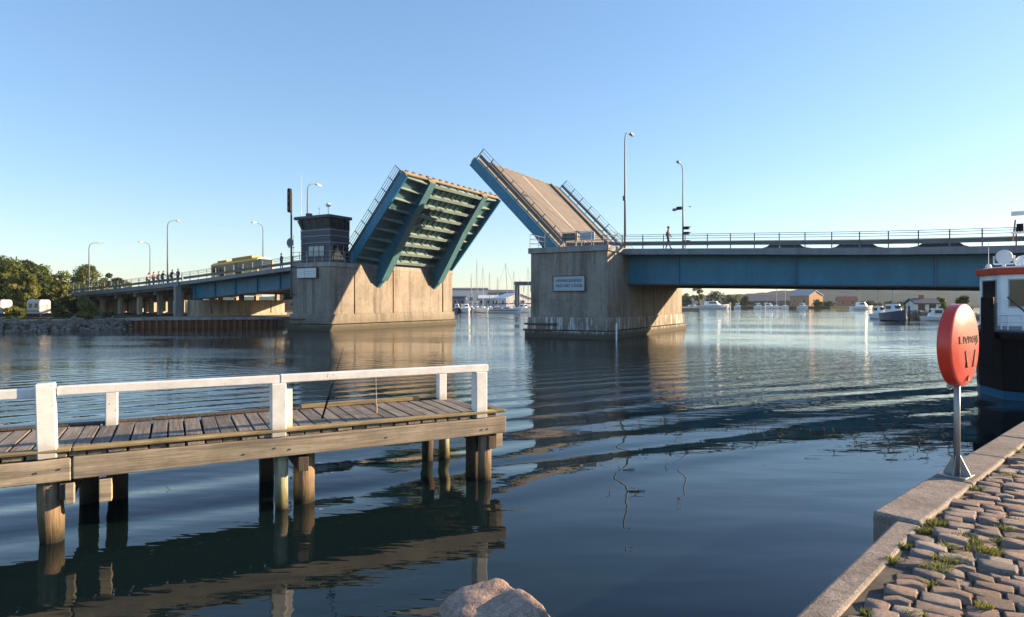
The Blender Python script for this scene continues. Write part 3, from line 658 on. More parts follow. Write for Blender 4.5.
# concrete viaduct on columns at the left bank
def viaduct():
    s0, s1 = -84, -51.6
    t = thing('viaduct', 'concrete approach viaduct on slender columns at the left bank', 'bridge', B(0,0,0), BA)
    deck_sweep(s0-30, s1, [(W0+.3,-.75),(W1-.3,-.75),(W1-.3,0),(W0+.3,0)]).build('deck_slab', M['concrete_dark'], t)
    for a, b in ((W0-.1,W0+.28),(W1-.28,W1+.1)): deck_sweep(s0-30, s1, [(a,-.45),(b,-.45),(b,.08),(a,.08)]).build('edge_beam', M['fascia'], t)
    bridge_rail(t, s0-28, s1, W0+.14, 1.66); guard(t, s0-28, s1, W0+.36); bridge_rail(t, s0-28, s1, W1-.14, 1.66)
    for s in np.arange(-53, -83, -4.6):
        z = zd(s)-.75
        MB().box(s-.3,s+.3,W0+.5,W1-.5,z-.45,z+.02).build('cross_head', M['concrete_dark'], t)
        for y in (W0+1.2, 8.6, 13.2, W1-1.2): MB().prism(ring(s-.26,s+.26,y-.26,y+.26), .9, z-.44).build('column', M['concrete_land'], t, bevel=.03)
    MB().prism(ring(s0-.6,s0+.3,W0,W1), .9, zd(s0)-.8).build('abutment_wall', M['concrete_land'], t)
    MB().prism(ring(-51.9,-51.45,2.6,3.4), .9, zd(-51.6)-.45).build('end_column', M['concrete_cap'], t)
    return t
viaduct()
ab = thing('bank_pier', 'broad concrete bank pier under the blue span, sunlit at one end', 'bridge pier', B(0,0,0), BA)
MB().prism(ring(-51.2,-49.4,4.2,17.6), .9, zd(-50)-2.32).build('body', M['concrete_land'], ab, bevel=.05)
MB().prism(ring(-51.3,-49.2,4.0,17.8), .9, 1.3).build('plinth', M['concrete_land'], ab, bevel=.03)
for y in (6.0, 15.2): MB().box(-49.4,-49.33,y,y+.18,1.3,zd(-50)-2.4).build('drain_pipe', M['dark_steel'], ab)

# sheet pile wall with its concrete cap
t = thing('sheet_pile_wall', 'rusty corrugated sheet pile wall with a pale concrete cap', 'quay wall', (sheet_a.x, sheet_a.y, 0), math.atan2(sheet_b.y-sheet_a.y, sheet_b.x-sheet_a.x))
Lw = (sheet_b-sheet_a).length
pan = MB().prism([(0,-.02),(.26,-.02),(.34,.3),(.56,.3),(.64,-.02),(.64,.02),(.59,.34),(.31,.34),(.23,.02),(0,.02)], -2.5, .84).mesh('sheet_pile', M['sheet'])
for k in range(int(Lw/.64)): link('sheet_pile', pan, t, (k*.64, 0, 0))
MB().box(-.2,Lw+.2,-.12,.6,.82,1.14).build('cap_beam', M['concrete_cap'], t, bevel=.03)

# ---------------------------------------------------------------- street lamps, signals
def lamp(label, xp, near, top, flip=False, parts=None):
    w_ = W0+.75 if near else W1-.75
    s = s_at(xp, w_); z = zd(s); q = 1 if near else -1
    H_ = top - z
    t = thing('street_lamp', label, 'street lamp', B(s, w_, z+.08), BA, 'street lamps along the bridge')
    a = [(0,0,0),(0,0,H_*.45),(0,0,H_-.9),(0,q*.08,H_-.45),(0,q*.35,H_-.12),(0,q*.8,H_),(0,q*1.3,H_+.04)]
    MB().tube(a, [.1,.085,.06,.055,.05,.045,.04], 8).build('pole', M['mid_steel'], t, smooth=True)
    MB().lathe([(.11,0),(.11,1.0),(.09,1.06)], 8).build('base_sleeve', M['mid_steel'], t)
    hd = MB().hexa([(-.13,q*1.2,H_-.03),(.13,q*1.2,H_-.03),(.17,q*2.0,H_+.0),(-.17,q*2.0,H_+.0),(-.08,q*1.2,H_+.12),(.08,q*1.2,H_+.12),(.09,q*1.95,H_+.16),(-.09,q*1.95,H_+.16)]).build('lamp_head', M['steel'], t)
    MB().box(-.12,.12,min(q*1.4,q*1.9),max(q*1.4,q*1.9),H_-.06,H_-.02).build('lens', M['lamp_glass'], hd)
    return t, s, w_, z
def rowtop(xp, y, near):
    w_ = W0+.75 if near else W1-.75
    return pz(y, B(s_at(xp, w_), w_)[1])
t_, s_, w__, z_ = lamp('tall street lamp beside the brown raised leaf', 625, True, rowtop(625,131.5,True))
MB().box(-.12,.12,-.2,-.1,3.9,4.3).build('fuse_box', M['mid_steel'], t_)
t_, s_, w__, z_ = lamp('street lamp carrying traffic signals and a camera beside the walking person', 683, False, rowtop(683,166.5,False))
for zz, kx in ((5.2,-1),(3.15,1),(2.6,1),(1.75,1),(.3,1)):
    hd = MB().box(.12*kx if kx>0 else -.62,.62 if kx>0 else -.12,-.2,.2,zz,zz+.28).build('signal_head', M['black'], t_)
    MB().box(.62,.8,-.16,.16,zz+.2,zz+.24).build('visor', M['black'], hd)
MB().box(-1.05,-.66,-.12,.12,5.1,5.35).build('camera_housing', M['mid_steel'], t_)
lamp('street lamp rising behind the control house roof', 307.5, True, rowtop(307.5,183.5,True))
lamp('street lamp just right of the yellow bus, head bent left', 263, False, rowtop(263,224.5,False))
lamp('street lamp beside the group of cyclists on the left deck', 167.5, True, rowtop(167.5,220.5,True))
lamp('far leftmost street lamp in front of the round tree', 89, True, rowtop(89,243,True))
lamp('small far street lamp between the round tree and the cyclists', 150, False, rowtop(150,243.5,False))

# ---------------------------------------------------------------- vehicles
def bus():
    L_, W_, H_ = 9.4, 2.5, 2.85
    s = -48.9; z = zd(s); sl_ = math.atan2(zd(s+5)-zd(s-5), 10)
    t = thing('bus', 'yellow city bus crossing the left deck', 'bus', B(s, 10.2, z+.02), 0); t.rotation_euler = (0, -sl_, BA)
    MB().xpoly([(-W_/2,.35),(W_/2,.35),(W_/2,2.6),(W_/2-.18,H_-.15),(W_/2-.5,H_),(-W_/2+.5,H_),(-W_/2+.18,H_-.15),(-W_/2,2.6)], -L_/2, L_/2).build('body', M['yellow'], t, bevel=.08)
    for k in range(7):
        a = -L_/2+.35+k*1.42
        MB().box(a,a+1.3,-W_/2-.02,-W_/2+.02,1.25,2.45).build('window', M['glass'], t)
    for a in (-L_/2+1.8, .4): MB().box(a,a+1.15,-W_/2-.035,-W_/2-.021,.45,2.45).build('door', M['glass'], t)
    MB().box(L_/2-.02,L_/2+.03,-1.1,1.1,1.0,2.6).build('windscreen', M['glass'], t)
    MB().box(-L_/2-.03,-L_/2+.02,-1.0,1.0,1.3,2.5).build('rear_window', M['glass'], t)
    MB().box(-.8,3.2,-.85,.85,H_-.02,H_+.32).build('roof_unit', M['bus_orange'], t, bevel=.06)
    MB().box(-3.9,-2.0,-.8,.8,H_-.02,H_+.22).build('roof_unit', M['bus_orange'], t, bevel=.06)
    MB().box(-L_/2+.1,L_/2-.1,-W_/2-.03,-W_/2+.01,.36,.62).build('skirt', M['bus_grey'], t)
    for x in (-3.4, 3.2):
        for y in (-W_/2+.15, W_/2-.15):
            wh = MB().ypoly([(x+.48*math.cos(a),.46+.48*math.sin(a)) for a in [i*math.pi/8 for i in range(16)]], y-.17, y+.17).build('wheel', M['tyre'], t)
            MB().ypoly([(x+.26*math.cos(a),.46+.26*math.sin(a)) for a in [i*math.pi/6 for i in range(12)]], y-.18, y+.18).build('rim', M['steel'], wh)
bus()
def car(label, xp, w_, paint, flip=1):
    s = s_at(xp, w_); z = zd(s); sl_ = math.atan2(zd(s+2)-zd(s-2), 4)
    t = thing('car', label, 'car', B(s, w_, z+.005), 0, 'cars crossing the right-hand span'); t.rotation_euler = (0, -sl_, BA)
    f = flip
    pr = [(-2.1,.35),(2.1,.35),(2.15,.6),(2.05,.78),(1.15,.92),(-1.75,.95),(-2.12,.85),(-2.15,.55)]
    MB().ypoly([(x*f,q) for x,q in pr], -.86, .86).build('body', paint, t, bevel=.05)
    ro = [(1.15,.92),(.45,1.36),(.2,1.42),(-.95,1.42),(-1.3,1.34),(-1.8,.95)]
    MB().sweep([[(x*f, -.84+(q-.92)*.32, q) for x,q in ro], [(x*f, .84-(q-.92)*.32, q) for x,q in ro]]).build('cabin', M['glass'], t)
    MB().sweep([[(x*f,-.66,q) for x,q in ((.4,1.385),(.2,1.44),(-.95,1.44),(-1.25,1.37))], [(x*f,.66,q) for x,q in ((.4,1.385),(.2,1.44),(-.95,1.44),(-1.25,1.37))]]).build('roof', paint, t)
    for x in (.42,-.4,-1.25): MB().hexa([((x-.04)*f,-.85,.92),((x+.04)*f,-.85,.92),((x+.04)*f,-.83,.92),((x-.04)*f,-.83,.92),((x-.06)*f,-.71,1.4),((x+.02)*f,-.71,1.4),((x+.02)*f,-.69,1.4),((x-.06)*f,-.69,1.4)]).build('pillar', paint, t)
    for x in (-1.35, 1.3):
        for y in (-.78,.78):
            wh = MB().ypoly([(x*f+.32*math.cos(a),.32+.32*math.sin(a)) for a in [i*math.pi/7 for i in range(14)]], y-.11, y+.11).build('wheel', M['tyre'], t)
            MB().ypoly([(x*f+.19*math.cos(a),.32+.19*math.sin(a)) for a in [i*math.pi/5 for i in range(10)]], y-.12, y+.12).build('rim', M['steel'], wh)
    for y in (-.6,.6): MB().box(min(2.1*f,2.17*f),max(2.1*f,2.17*f),y-.18,y+.18,.6,.74).build('headlight', M['lamp_glass'], t)
p1, p2, p3 = m_plain('car_paint_dark', (.03,.035,.04), .3), m_plain('car_paint_blue', (.02,.04,.08), .3), m_plain('car_paint_black', (.012,.012,.014), .3)
car('dark grey car on the right-hand span, nearest the traffic signals', 790, 14.2, p1)
car('dark blue car on the right-hand span, between two dark cars', 861, 14.2, p2)
car('black car on the right-hand span, nearest the moored ship', 934, 14.2, p3, -1)

# ---------------------------------------------------------------- people
def m_person(name, shirt, legs, skin=(.45,.28,.2), hair=(.05,.035,.025)):
    m = Mat(name, .8, 0, .2); z = m.xyz(False)[2]
    r_ = m.ramp(m.range(z, 0, 1.8), [(0,(.03,.03,.035)),(.05,legs),(.53,legs),(.535,shirt),(.83,shirt),(.835,skin),(.93,skin),(1,hair)])
    r_.node.color_ramp.interpolation = 'CONSTANT'
    m.color(m.mix(.4, r_, m.ramp(m.noise(m.coord(), 9, 3), [(.3,(.6,.6,.6)),(.7,(1.1,1.1,1.1))]), 'MULTIPLY')); return m.m
def person(label, loc, rz, mat, pose='walk', group=None, hairmat=None):
    t = thing('person', label, 'person', loc, rz, group)
    if pose == 'ride':
        J = [((0,0,.95),.13),((0,.08,1.2),.15),((0,.2,1.42),.15),((0,.25,1.5),.065),((0,.3,1.6),.1),((0,.31,1.72),.085)]
        legs = [((.09,.02,.9),.11),((.11,.38,.68),.07),((.1,.25,.28),.045),((.1,.36,.22),.04)], [((-.09,.02,.9),.11),((-.11,.32,.55),.07),((-.1,.12,.12),.045),((-.1,.24,.06),.04)]
        arms = [((.19,.2,1.4),.06),((.24,.38,1.2),.045),((.2,.58,1.08),.04)], [((-.19,.2,1.4),.06),((-.24,.38,1.2),.045),((-.2,.58,1.08),.04)]
    else:
        q = .22 if pose == 'walk' else .05
        J = [((0,0,.95),.13),((0,0,1.18),.14),((0,.01,1.4),.15),((0,.02,1.5),.06),((0,.04,1.6),.095),((0,.04,1.72),.085)]
        legs = [((.09,0,.88),.1),((.1,q*.7,.5),.07),((.1,q,.09),.045),((.1,q+.16,.04),.04)], [((-.09,0,.88),.1),((-.1,-q*.2,.5),.07),((-.1,-q,.09),.045),((-.1,-q+.15,.04),.04)]
        arms = [((.19,0,1.38),.058),((.23,-q*.5,1.12),.045),((.22,q*.4,.9),.038)], [((-.19,0,1.38),.058),((-.23,q*.5,1.12),.045),((-.22,q*1.1,.95),.038)]
    vs, rs, es = [], [], []
    def chain(c, root=None):
        p = root
        for v, r_ in c:
            vs.append(v); rs.append(r_); i = len(vs)-1
            if p is not None: es.append((p, i))
            p = i
    chain(J)
    for l in legs: chain(l, 0)
    for a in arms: chain(a, 2)
    me = bpy.data.meshes.new('body'); me.from_pydata(vs, es, []); me.materials.append(mat)
    o = link('body', me, t); md = o.modifiers.new('skin', 'SKIN')
    for i, sv in enumerate(me.skin_vertices[0].data): sv.radius = (rs[i], rs[i]*.8 if i in (1,2) else rs[i]); sv.use_root = (i == 0)
    ss = o.modifiers.new('sub', 'SUBSURF'); ss.levels = ss.render_levels = 1
    hx, hy, hz = J[-1][0]
    MB().lathe([(.03,-.07),(.1,-.04),(.105,.03),(.07,.09),(.01,.115)], 10, (hx,hy-.015)).build('hair', hairmat or M['bark'], t, loc=(0,0,hz), smooth=True)
    return t
def bicycle(label, loc, rz, paint, group):
    t = thing('bicycle', label, 'bicycle', loc, rz, group)
    for y in (-.52,.52):
        wh = MB()
        pts = [(0, y+.33*math.cos(a), .34+.33*math.sin(a)) for a in [i*math.pi/9 for i in range(19)]]
        wh.tube(pts, .02, 5, False); o = wh.build('wheel', M['tyre'], t)
        sp = MB()
        for i in range(6): a = i*math.pi/6; sp.tube([(0,y-.32*math.cos(a),.34-.32*math.sin(a)),(0,y+.32*math.cos(a),.34+.32*math.sin(a))], .004, 3)
        sp.build('spokes', M['steel'], o)
    MB().tube([(0,-.52,.34),(0,-.1,.3),(0,.38,.85),(0,-.15,.8),(0,-.1,.3)], .018, 5).tube([(0,-.52,.34),(0,-.15,.8),(0,-.18,.92)], .015, 5).tube([(0,.52,.34),(0,.36,.98)], .018, 5).build('frame', paint, t)
    MB().tube([(-.28,.42,1.05),(-.1,.36,1.0),(.1,.36,1.0),(.28,.42,1.05)], .014, 5).build('handlebar', M['steel'], t)
    MB().box(-.07,.07,-.32,-.06,.92,.97).build('saddle', M['black'], t, bevel=.02)
    return t
G_P = 'cyclists and walkers on the left deck'
ms = [m_person('clothes_a', (.04,.05,.08), (.03,.03,.05)), m_person('clothes_b', (.55,.5,.46), (.12,.1,.09)), m_person('clothes_c', (.5,.1,.12), (.03,.04,.08)), m_person('clothes_d', (.62,.5,.42), (.3,.24,.2)), m_person('clothes_e', (.05,.07,.07), (.04,.05,.06))]
def on_deck(xp, w_): s = s_at(xp, w_); return B(s, w_, zd(s)+.12)
person('person in dark clothes walking along the right-hand span railing', on_deck(668,4.6), BA+R(-90), m_person('clothes_w', (.1,.1,.11), (.05,.05,.07)), 'walk')
bc = None
for k, (xp, mi, lab, pose) in enumerate([(147.5,1,'cyclist in a pale top, leftmost of the group on the left deck','ride'),(153.5,2,'person in a red top standing between two cyclists','stand'),(157.5,3,'cyclist in a cream top, middle of the group on the left deck','ride'),(162,4,'cyclist in dark clothes left of the lamp pole','ride'),(171,0,'cyclist in dark blue right of the lamp pole','ride'),(178,4,'person in grey standing rightmost of the group on the left deck','stand')]):
    p = on_deck(xp, W0+1.3); up = .0
    if pose == 'ride':
        bicycle(('pale','','cream','dark','dark blue')[k] + '-topped rider\'s bicycle, ' + ('leftmost','','middle','left of the lamp pole','right of the lamp pole')[k] + ' on the left deck', p, BA-R(90), M['black'] if k%2 else M['mid_steel'], 'bicycles on the left deck')
    person(lab, p, BA-R(90), ms[mi], pose, G_P)
person('person in black standing on the deck between the bus and the control house', on_deck(281.5, W0+1.4), BA+R(180), ms[0], 'stand')

# ---------------------------------------------------------------- jetty
JA = R(28); JO = (-5.26, 7.4)              # front edge passes here; local x along the jetty, y away from us
def J(x, y, z=0): return (JO[0]+x*math.cos(JA)-y*math.sin(JA), JO[1]+x*math.sin(JA)+y*math.cos(JA), z)
def jetty_x(xp, y):                        # jetty station seen in picture column xp
    k = (xp-512)/F; c, s_ = math.cos(JA), math.sin(JA)
    return (k*(JO[1]+y*c) - JO[0] + y*s_) / (c - k*s_)
def jetty():
    t = thing('jetty', 'weathered plank jetty with a white painted handrail on timber piles', 'jetty', J(0,0,0), JA)
    X0, X1, DW, DZ = -4.6, 5.78, 1.92, 1.05
    rnd = random.Random(3)
    x = X0
    while x < X1-.1:
        wd = rnd.uniform(.165,.2)
        e0, e1 = rnd.uniform(-.02,.015), rnd.uniform(-.03,.03)
        a = rnd.uniform(-.006,.006)
        pl = MB().hexa([(-wd/2,e0,-.05),(wd/2,e0,-.05),(wd/2,DW+e1,-.05),(-wd/2,DW+e1,-.05),(-wd/2,e0,0),(wd/2,e0,0),(wd/2,DW+e1,0),(-wd/2,DW+e1,0)])
        o = pl.build('plank', M['plank'], t, (x+wd/2, .0, DZ+rnd.uniform(-.006,.006)), bevel=.008)
        o.rotation_euler = (rnd.uniform(-.002,.002), rnd.uniform(-.015,.015), a)
        x += wd + rnd.uniform(.014,.03)
    xs = jetty_x(72, 0)
    for a, b, dz in ((X0,xs-.006,-.012),(xs+.006,X1+.06,0)): 
        MB().box(a,b,-.03,.09,.735+dz,.995+dz).build('front_beam', M['beam'], t, bevel=.014)
        MB().box(a,b,-.045,.1,1.062,1.105+dz*.2).build('edge_batten', M['batten'], t, bevel=.012)
    MB().box(X0,X1,DW-.12,DW,.70,.995).build('rear_beam', M['plank'], t, bevel=.01)
    MB().box(X0,X1,DW*.5-.06,DW*.5+.06,.72,.992).build('middle_beam', M['pile_dark'], t)
    rb0, rb1 = jetty_x(300,DW), jetty_x(418,DW)
    MB().box(X0,rb0-.02,DW-.1,DW+.03,1.056,1.09).build('rear_batten', M['pile_dark'], t, bevel=.01)
    MB().box(rb0,rb1,DW-.1,DW+.03,1.058,1.12).build('rear_batten', M['batten'], t, bevel=.01)
    MB().box(rb1+.02,X1,DW-.1,DW+.03,1.056,1.08).build('rear_batten', M['pile_dark'], t, bevel=.01)
    MB().box(X1-.06,X1+.05,-.02,DW,.74,.99).build('end_beam', M['beam'], t, bevel=.01)
    MB().box(X1-.12,X1+.03,-.045,.6,1.06,1.11).build('end_batten', M['batten'], t, bevel=.015)
    # handrail on posts
    fp = [jetty_x(48,.05), jetty_x(278,.05), jetty_x(479.5,.05)]
    for i, q in enumerate(fp):
        top = 1.86 if i == 0 else 1.715
        o = MB().box(-.095,.095,-.04,.15,0,top-1.0).build('rail_post', M['white_wood'], t, (q,.0,1.0), bevel=.014)
        if i == 0: o.rotation_euler = (0,R(-1.5),R(3))
        MB().box(q+.1,q+.19,.08,.2,1.05,1.5+.12*i).build('rail_cleat', M['white_wood'], t, bevel=.01) if i == 1 else None
    MB().box(X0,fp[0]-.09,.0,.11,1.70,1.81).build('handrail', M['white_wood'], t, bevel=.012)
    MB().box(fp[0]+.09,fp[1]+.02,.0,.1,1.716,1.822).build('handrail', M['white_wood'], t, bevel=.012)
    MB().box(fp[1]+.024,X1-.24,-.005,.1,1.718,1.828).build('handrail', M['white_wood'], t, bevel=.012)
    for xp in (440.5, 112):
        q = jetty_x(xp, DW-.1); MB().box(-.075,.075,-.075,.075,0,.6).build('stub_post', M['white_wood'], t, (q,DW-.14,1.0), bevel=.014)
    # piles
    def pile(xp, y, r, top, mat, lean=(0,0), xoff=0):
        q = jetty_x(xp, y)+xoff
        pts = [(q+lean[0]*k, y+lean[1]*k, -2.6+(top+2.6)*k) for k in (0,.35,.6,.75,.88,1)]
        pts = [Vector(pts[0])+(Vector(pts[-1])-Vector(pts[0]))*(k/16) for k in range(17)]
        mb = MB().tube(pts, r, 14); sd_ = xp*.37
        mb.v = [tuple(Vector(v)+(Vector((v[0]-q,v[1]-y,0))).normalized()*(r*.3*noise.noise((v[0]*7+sd_,v[1]*7,v[2]*1.1))+r*.12*noise.noise((v[0]*22,v[1]*22+sd_,v[2]*3)))) for v in mb.v]
        mb.build('pile', mat, t, smooth=True)
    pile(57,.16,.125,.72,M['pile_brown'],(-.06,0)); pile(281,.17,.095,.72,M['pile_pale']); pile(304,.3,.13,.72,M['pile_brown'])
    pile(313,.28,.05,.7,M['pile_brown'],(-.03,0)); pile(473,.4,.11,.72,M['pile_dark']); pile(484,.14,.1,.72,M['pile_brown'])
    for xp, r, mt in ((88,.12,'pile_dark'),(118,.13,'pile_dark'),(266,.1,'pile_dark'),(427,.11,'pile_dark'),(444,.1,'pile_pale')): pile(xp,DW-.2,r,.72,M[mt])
    for q in (fp[0]+.18, fp[1]+.32, fp[2]+.2): MB().box(q-.07,q+.07,.0,DW-.05,.50,.695).build('cross_beam', M['pile_dark'], t, bevel=.01)
    MB().box(fp[0]+.17,fp[0]+.26,-.04,.1,.45,.69).build('bracket', M['beam'], t, bevel=.008); MB().box(fp[0]+.5,fp[0]+.63,.0,.14,.42,.69).build('bracket', M['beam'], t, bevel=.008)
    MB().box(X1-.06,X1+.06,.1,.3,.5,.74).build('bracket', M['beam'], t, bevel=.008)
    bolt = MB().tube([(0,-.038,0),(0,-.028,0)], .011, 8).mesh('bolt', M['dark_steel'])
    for q in (fp[0]-.1,fp[0]+.12,fp[1]-.05,fp[1]+.14,fp[2],fp[2]+.1,2.0,3.9,-1.5): link('bolt', bolt, t, (q,0,.84+rnd.uniform(-.03,.03)))
jetty()
fr_ = thing('fishing_rod', 'dark fishing rod leaning on the white handrail', 'fishing rod', (-2.84,9.57,1.06))
a, b = Vector((0,0,0)), Vector((px(337,8.94)+2.84, 8.94-9.57, 1.86-1.06)); d = (b-a)
MB().tube([a, a+d*.45], .016, 6).build('handle', M['black'], fr_); MB().tube([a+d*.45, a+d*.9, a+d*1.15, a+d*1.4], [.008,.006,.004,.002], 5).build('blank', M['black'], fr_)
q = a+d*.5; MB().tube([q+Vector((.02,.0,-.03)), q+Vector((.08,0,-.05))], .03, 8).tube([q, q+Vector((.05,0,-.04))], .008, 5).build('reel', M['dark_steel'], fr_)
fr2 = thing('fishing_rod', 'thin pale rod standing upright at the middle of the jetty deck', 'fishing rod', P(376.5, 411, 10.0))
fr2.location.z = 1.06
MB().tube([(0,0,0),(.0,0,.14)], .014, 6).build('handle', M['rust_edge'], fr2); MB().tube([(0,0,.14),(-.01,0,.62)], [.005,.002], 5).build('blank', M['lightbox'], fr2)

# ---------------------------------------------------------------- quay: kerb stones and setts
QZ = 1.1
def gq(x, y, z=QZ): Y = water_depth(y, z); return Vector((px(x, Y), Y))
outer_lo = [gq(792,617), gq(896,519)]; outer_hi = [gq(872,512.5), gq(1024,421)]
inner = [gq(838,615), gq(917,530), gq(970,490), gq(1024,446)]
dlo = (outer_lo[1]-outer_lo[0]).normalized(); dhi = (outer_hi[1]-outer_hi[0]).normalized()
dq = (inner[0]-inner[1]).normalized(); dq2 = (inner[3]-inner[2]).normalized()
in_back = inner[0] + dq*7; in_fwd = inner[3] + dq2*9
lo_back = outer_lo[0]-dlo*7; hi_fwd = outer_hi[1]+dhi*9
quay_poly = [lo_back+Vector((.05,-.05)), outer_lo[1]+Vector((.06,-.05)), outer_hi[0]+Vector((.1,-.02)), hi_fwd+Vector((.06,-.06)), Vector((30,hi_fwd.y)), Vector((30,-8)), Vector((lo_back.x,-8))]
kind(MB().prism([(p.x,p.y) for p in quay_poly], -2.9, QZ-.026).build('quay', M['joint']), 'structure')
pv = bpy.data.objects.new('paving', None); col.objects.link(pv); pv['kind'] = 'structure'
def kerbstone(a, b, c, d, z1, z0=-.6, nm='kerb_stone'):
    """a-b outer edge, d-c inner edge"""
    ctr = (a+b+c+d)/4; mb = MB(); pts = [(p.x-ctr.x, p.y-ctr.y) for p in (a,b,c,d)]
    pts2 = [(x*.997, y*.997) for x, y in pts]
    mb.prism(pts2, z0-QZ, z1-QZ); mb.build(nm, M['kerb'], pv, (ctr.x, ctr.y, QZ), bevel=.022)
def at_(l0, dirv, k): return l0 + dirv*k
# low run: three stones towards us, one up to the step
cuts = [-5.2,-3.6,-2.0,-.75,(outer_lo[1]-outer_lo[0]).length]
for k0, k1 in zip(cuts[:-1], cuts[1:]):
    a, b = at_(outer_lo[0],dlo,k0+.004), at_(outer_lo[0],dlo,k1-.004)
    nrm = Vector((dlo.y,-dlo.x)); wd = .17
    kerbstone(a, b, b+nrm*wd+dlo*0, a+nrm*wd, QZ+random.uniform(-.006,.004))
# wide run past the step: stones across the full width
nrm = Vector((dhi.y,-dhi.x)); base = outer_hi[0]
seg = [0, 1.55, 3.0, 4.4, 5.9, 7.5, 9.2, 11]
def inner_at(p):                           # where the inner edge line lies opposite p
    pts = [inner[1], inner[2], inner[3], in_fwd]; best = None
    for i in range(3):
        e = pts[i+1]-pts[i]; den = nrm.x*(-e.y)+e.x*nrm.y
        r_ = pts[i]-p; k = (r_.x*(-e.y)+e.x*r_.y)/den; m_ = (nrm.x*r_.y-nrm.y*r_.x)/den
        if -.6 <= m_ <= 1.0 or (i == 0 and m_ < 0) or (i == 2 and m_ > 1): best = p+nrm*k
    return best if best else p+nrm*.4
for k0, k1 in zip(seg[:-1], seg[1:]):
    a, b = base+dhi*(k0+.004), base+dhi*(k1-.004)
    c, d = inner_at(b)-nrm*.02, inner_at(a)-nrm*.02
    if k0 == 0: d = outer_lo[1]+Vector((dlo.y,-dlo.x))*.17+dlo*.01; 
    kerbstone(a, b, c, d, QZ+.012+random.uniform(-.004,.004))
# setts
def sett_mesh(seed):
    rn = random.Random(seed); nx, ny = 5, 4; vs, fs = [], []; US = (-1,-.9,rn.uniform(-.3,.3),.9,1); VS = (-1,-.84,.84,1)
    for j in range(ny):
        for i in range(nx):
            u, v = US[i], VS[j]
            e = max(abs(u)**9, abs(v)**9)
            x = u*.5*(1-.07*v*v*abs(u)); y = v*.5*(1-.06*u*u*abs(v))
            vs.append((x+rn.uniform(-.03,.03), y+rn.uniform(-.045,.045), -.011*e+rn.uniform(-.0065,.0065)))
    edge = [i for i in range(nx)] + [j*nx+nx-1 for j in range(1,ny)] + [(ny-1)*nx+i for i in range(nx-2,-1,-1)] + [j*nx for j in range(ny-2,0,-1)]
    n0 = len(vs)
    for e in edge: x, y, z = vs[e]; vs.append((x*1.05, y*1.07, -.035))
    for e in edge: x, y, z = vs[e]; vs.append((x*1.05, y*1.07, -.12))
    for j in range(ny-1):
        for i in range(nx-1): a = j*nx+i; fs.append((a,a+1,a+1+nx,a+nx))
    n = len(edge)
    for k in range(n): fs.append((edge[(k+1)%n], edge[k], n0+k, n0+(k+1)%n)); fs.append((n0+(k+1)%n, n0+k, n0+n+k, n0+n+(k+1)%n))
    mb = MB(); mb.add(vs, fs); return mb.mesh('sett', M['sett'], smooth=True)
sett_ms = [sett_mesh(k) for k in range(9)]
RA = R(-34); ru, rv = Vector((math.cos(RA),math.sin(RA))), Vector((-math.sin(RA),math.cos(RA)))
def inside(p):
    pts = [in_back, inner[0], inner[1], inner[2], inner[3], in_fwd]; best = None
    for a, b in zip(pts[:-1], pts[1:]):
        e = (b-a).normalized(); n_ = Vector((e.y,-e.x)); k = min(max((p-a).dot(e), 0), (b-a).length); d_ = (p-a-e*k).length
        if best is None or d_ < best[0]: best = (d_, (p-a).dot(n_))
    return best[1]
rn = random.Random(11); cand = []
v = -9.0
while v < 26:
    hgt = rn.uniform(.108,.142); u = -14.0+rn.uniform(0,.2)
    while u < 22:
        wd = rn.uniform(.125,.235); p = ru*(u+wd/2)+rv*(v+hgt/2)
        k = inside(p)
        if k > (.045 if p.y > 3.75 else .1) and p.y > .3 and p.x < 20: cand.append((p, wd, hgt, p.length if p.x < .86*p.y+.25 and p.y > 3.0 else p.length+50))
        u += wd+rn.uniform(.004,.014)
    v += hgt+rn.uniform(.003,.011)
cand.sort(key=lambda c: c[3])
rest = MB()
for i, (p, wd, hgt, _) in enumerate(cand):
    me = sett_ms[rn.randrange(9)]; rz = RA+rn.uniform(-.05,.05); z = QZ+rn.uniform(-.014,.012)
    if i < 300:
        o = link('sett', me, pv, (p.x,p.y,z)); o.rotation_euler = (rn.uniform(-.035,.035), rn.uniform(-.03,.03), rz); o.scale = (wd,hgt,1)
    elif i < 5200:
        c_, s_ = math.cos(rz), math.sin(rz)
        rest.add([(p.x+c_*x*wd-s_*y*hgt, p.y+s_*x*wd+c_*y*hgt, z+zz) for x,y,zz in [v_.co for v_ in me.vertices]], [tuple(f.vertices) for f in me.polygons])
kind(rest.build('distant_setts', M['sett'], pv, smooth=True, fix=False), 'stuff')
# moss and grass in the joints
def tufts(name, spots, mat, n, hgt, spread, label, cat):
    mb = MB(); rr = random.Random(5)
    for x, y, z, k in spots:
        for i in range(int(n*k)):
            a = rr.uniform(0,6.28); d_ = spread*k*math.sqrt(rr.random()); bx_, by_ = x+math.cos(a)*d_, y+math.sin(a)*d_*.7
            h_ = hgt*rr.uniform(.4,1.1); l = rr.uniform(-.7,.7)*h_; l2 = rr.uniform(-.7,.7)*h_; th = rr.uniform(0,3.14); wx, wy = math.cos(th)*.004, math.sin(th)*.004
            mb.add([(bx_-wx,by_-wy,z),(bx_+wx,by_+wy,z),(bx_+wx*.7+l*.5,by_+wy*.7+l2*.5,z+h_*.6),(bx_-wx*.7+l*.5,by_-wy*.7+l2*.5,z+h_*.6),(bx_+l,by_+l2,z+h_)], [(0,1,2,3),(3,2,4)])
    o = mb.build(name, mat, fix=False); tag(o, label, cat); return kind(o, 'stuff')
spots = []
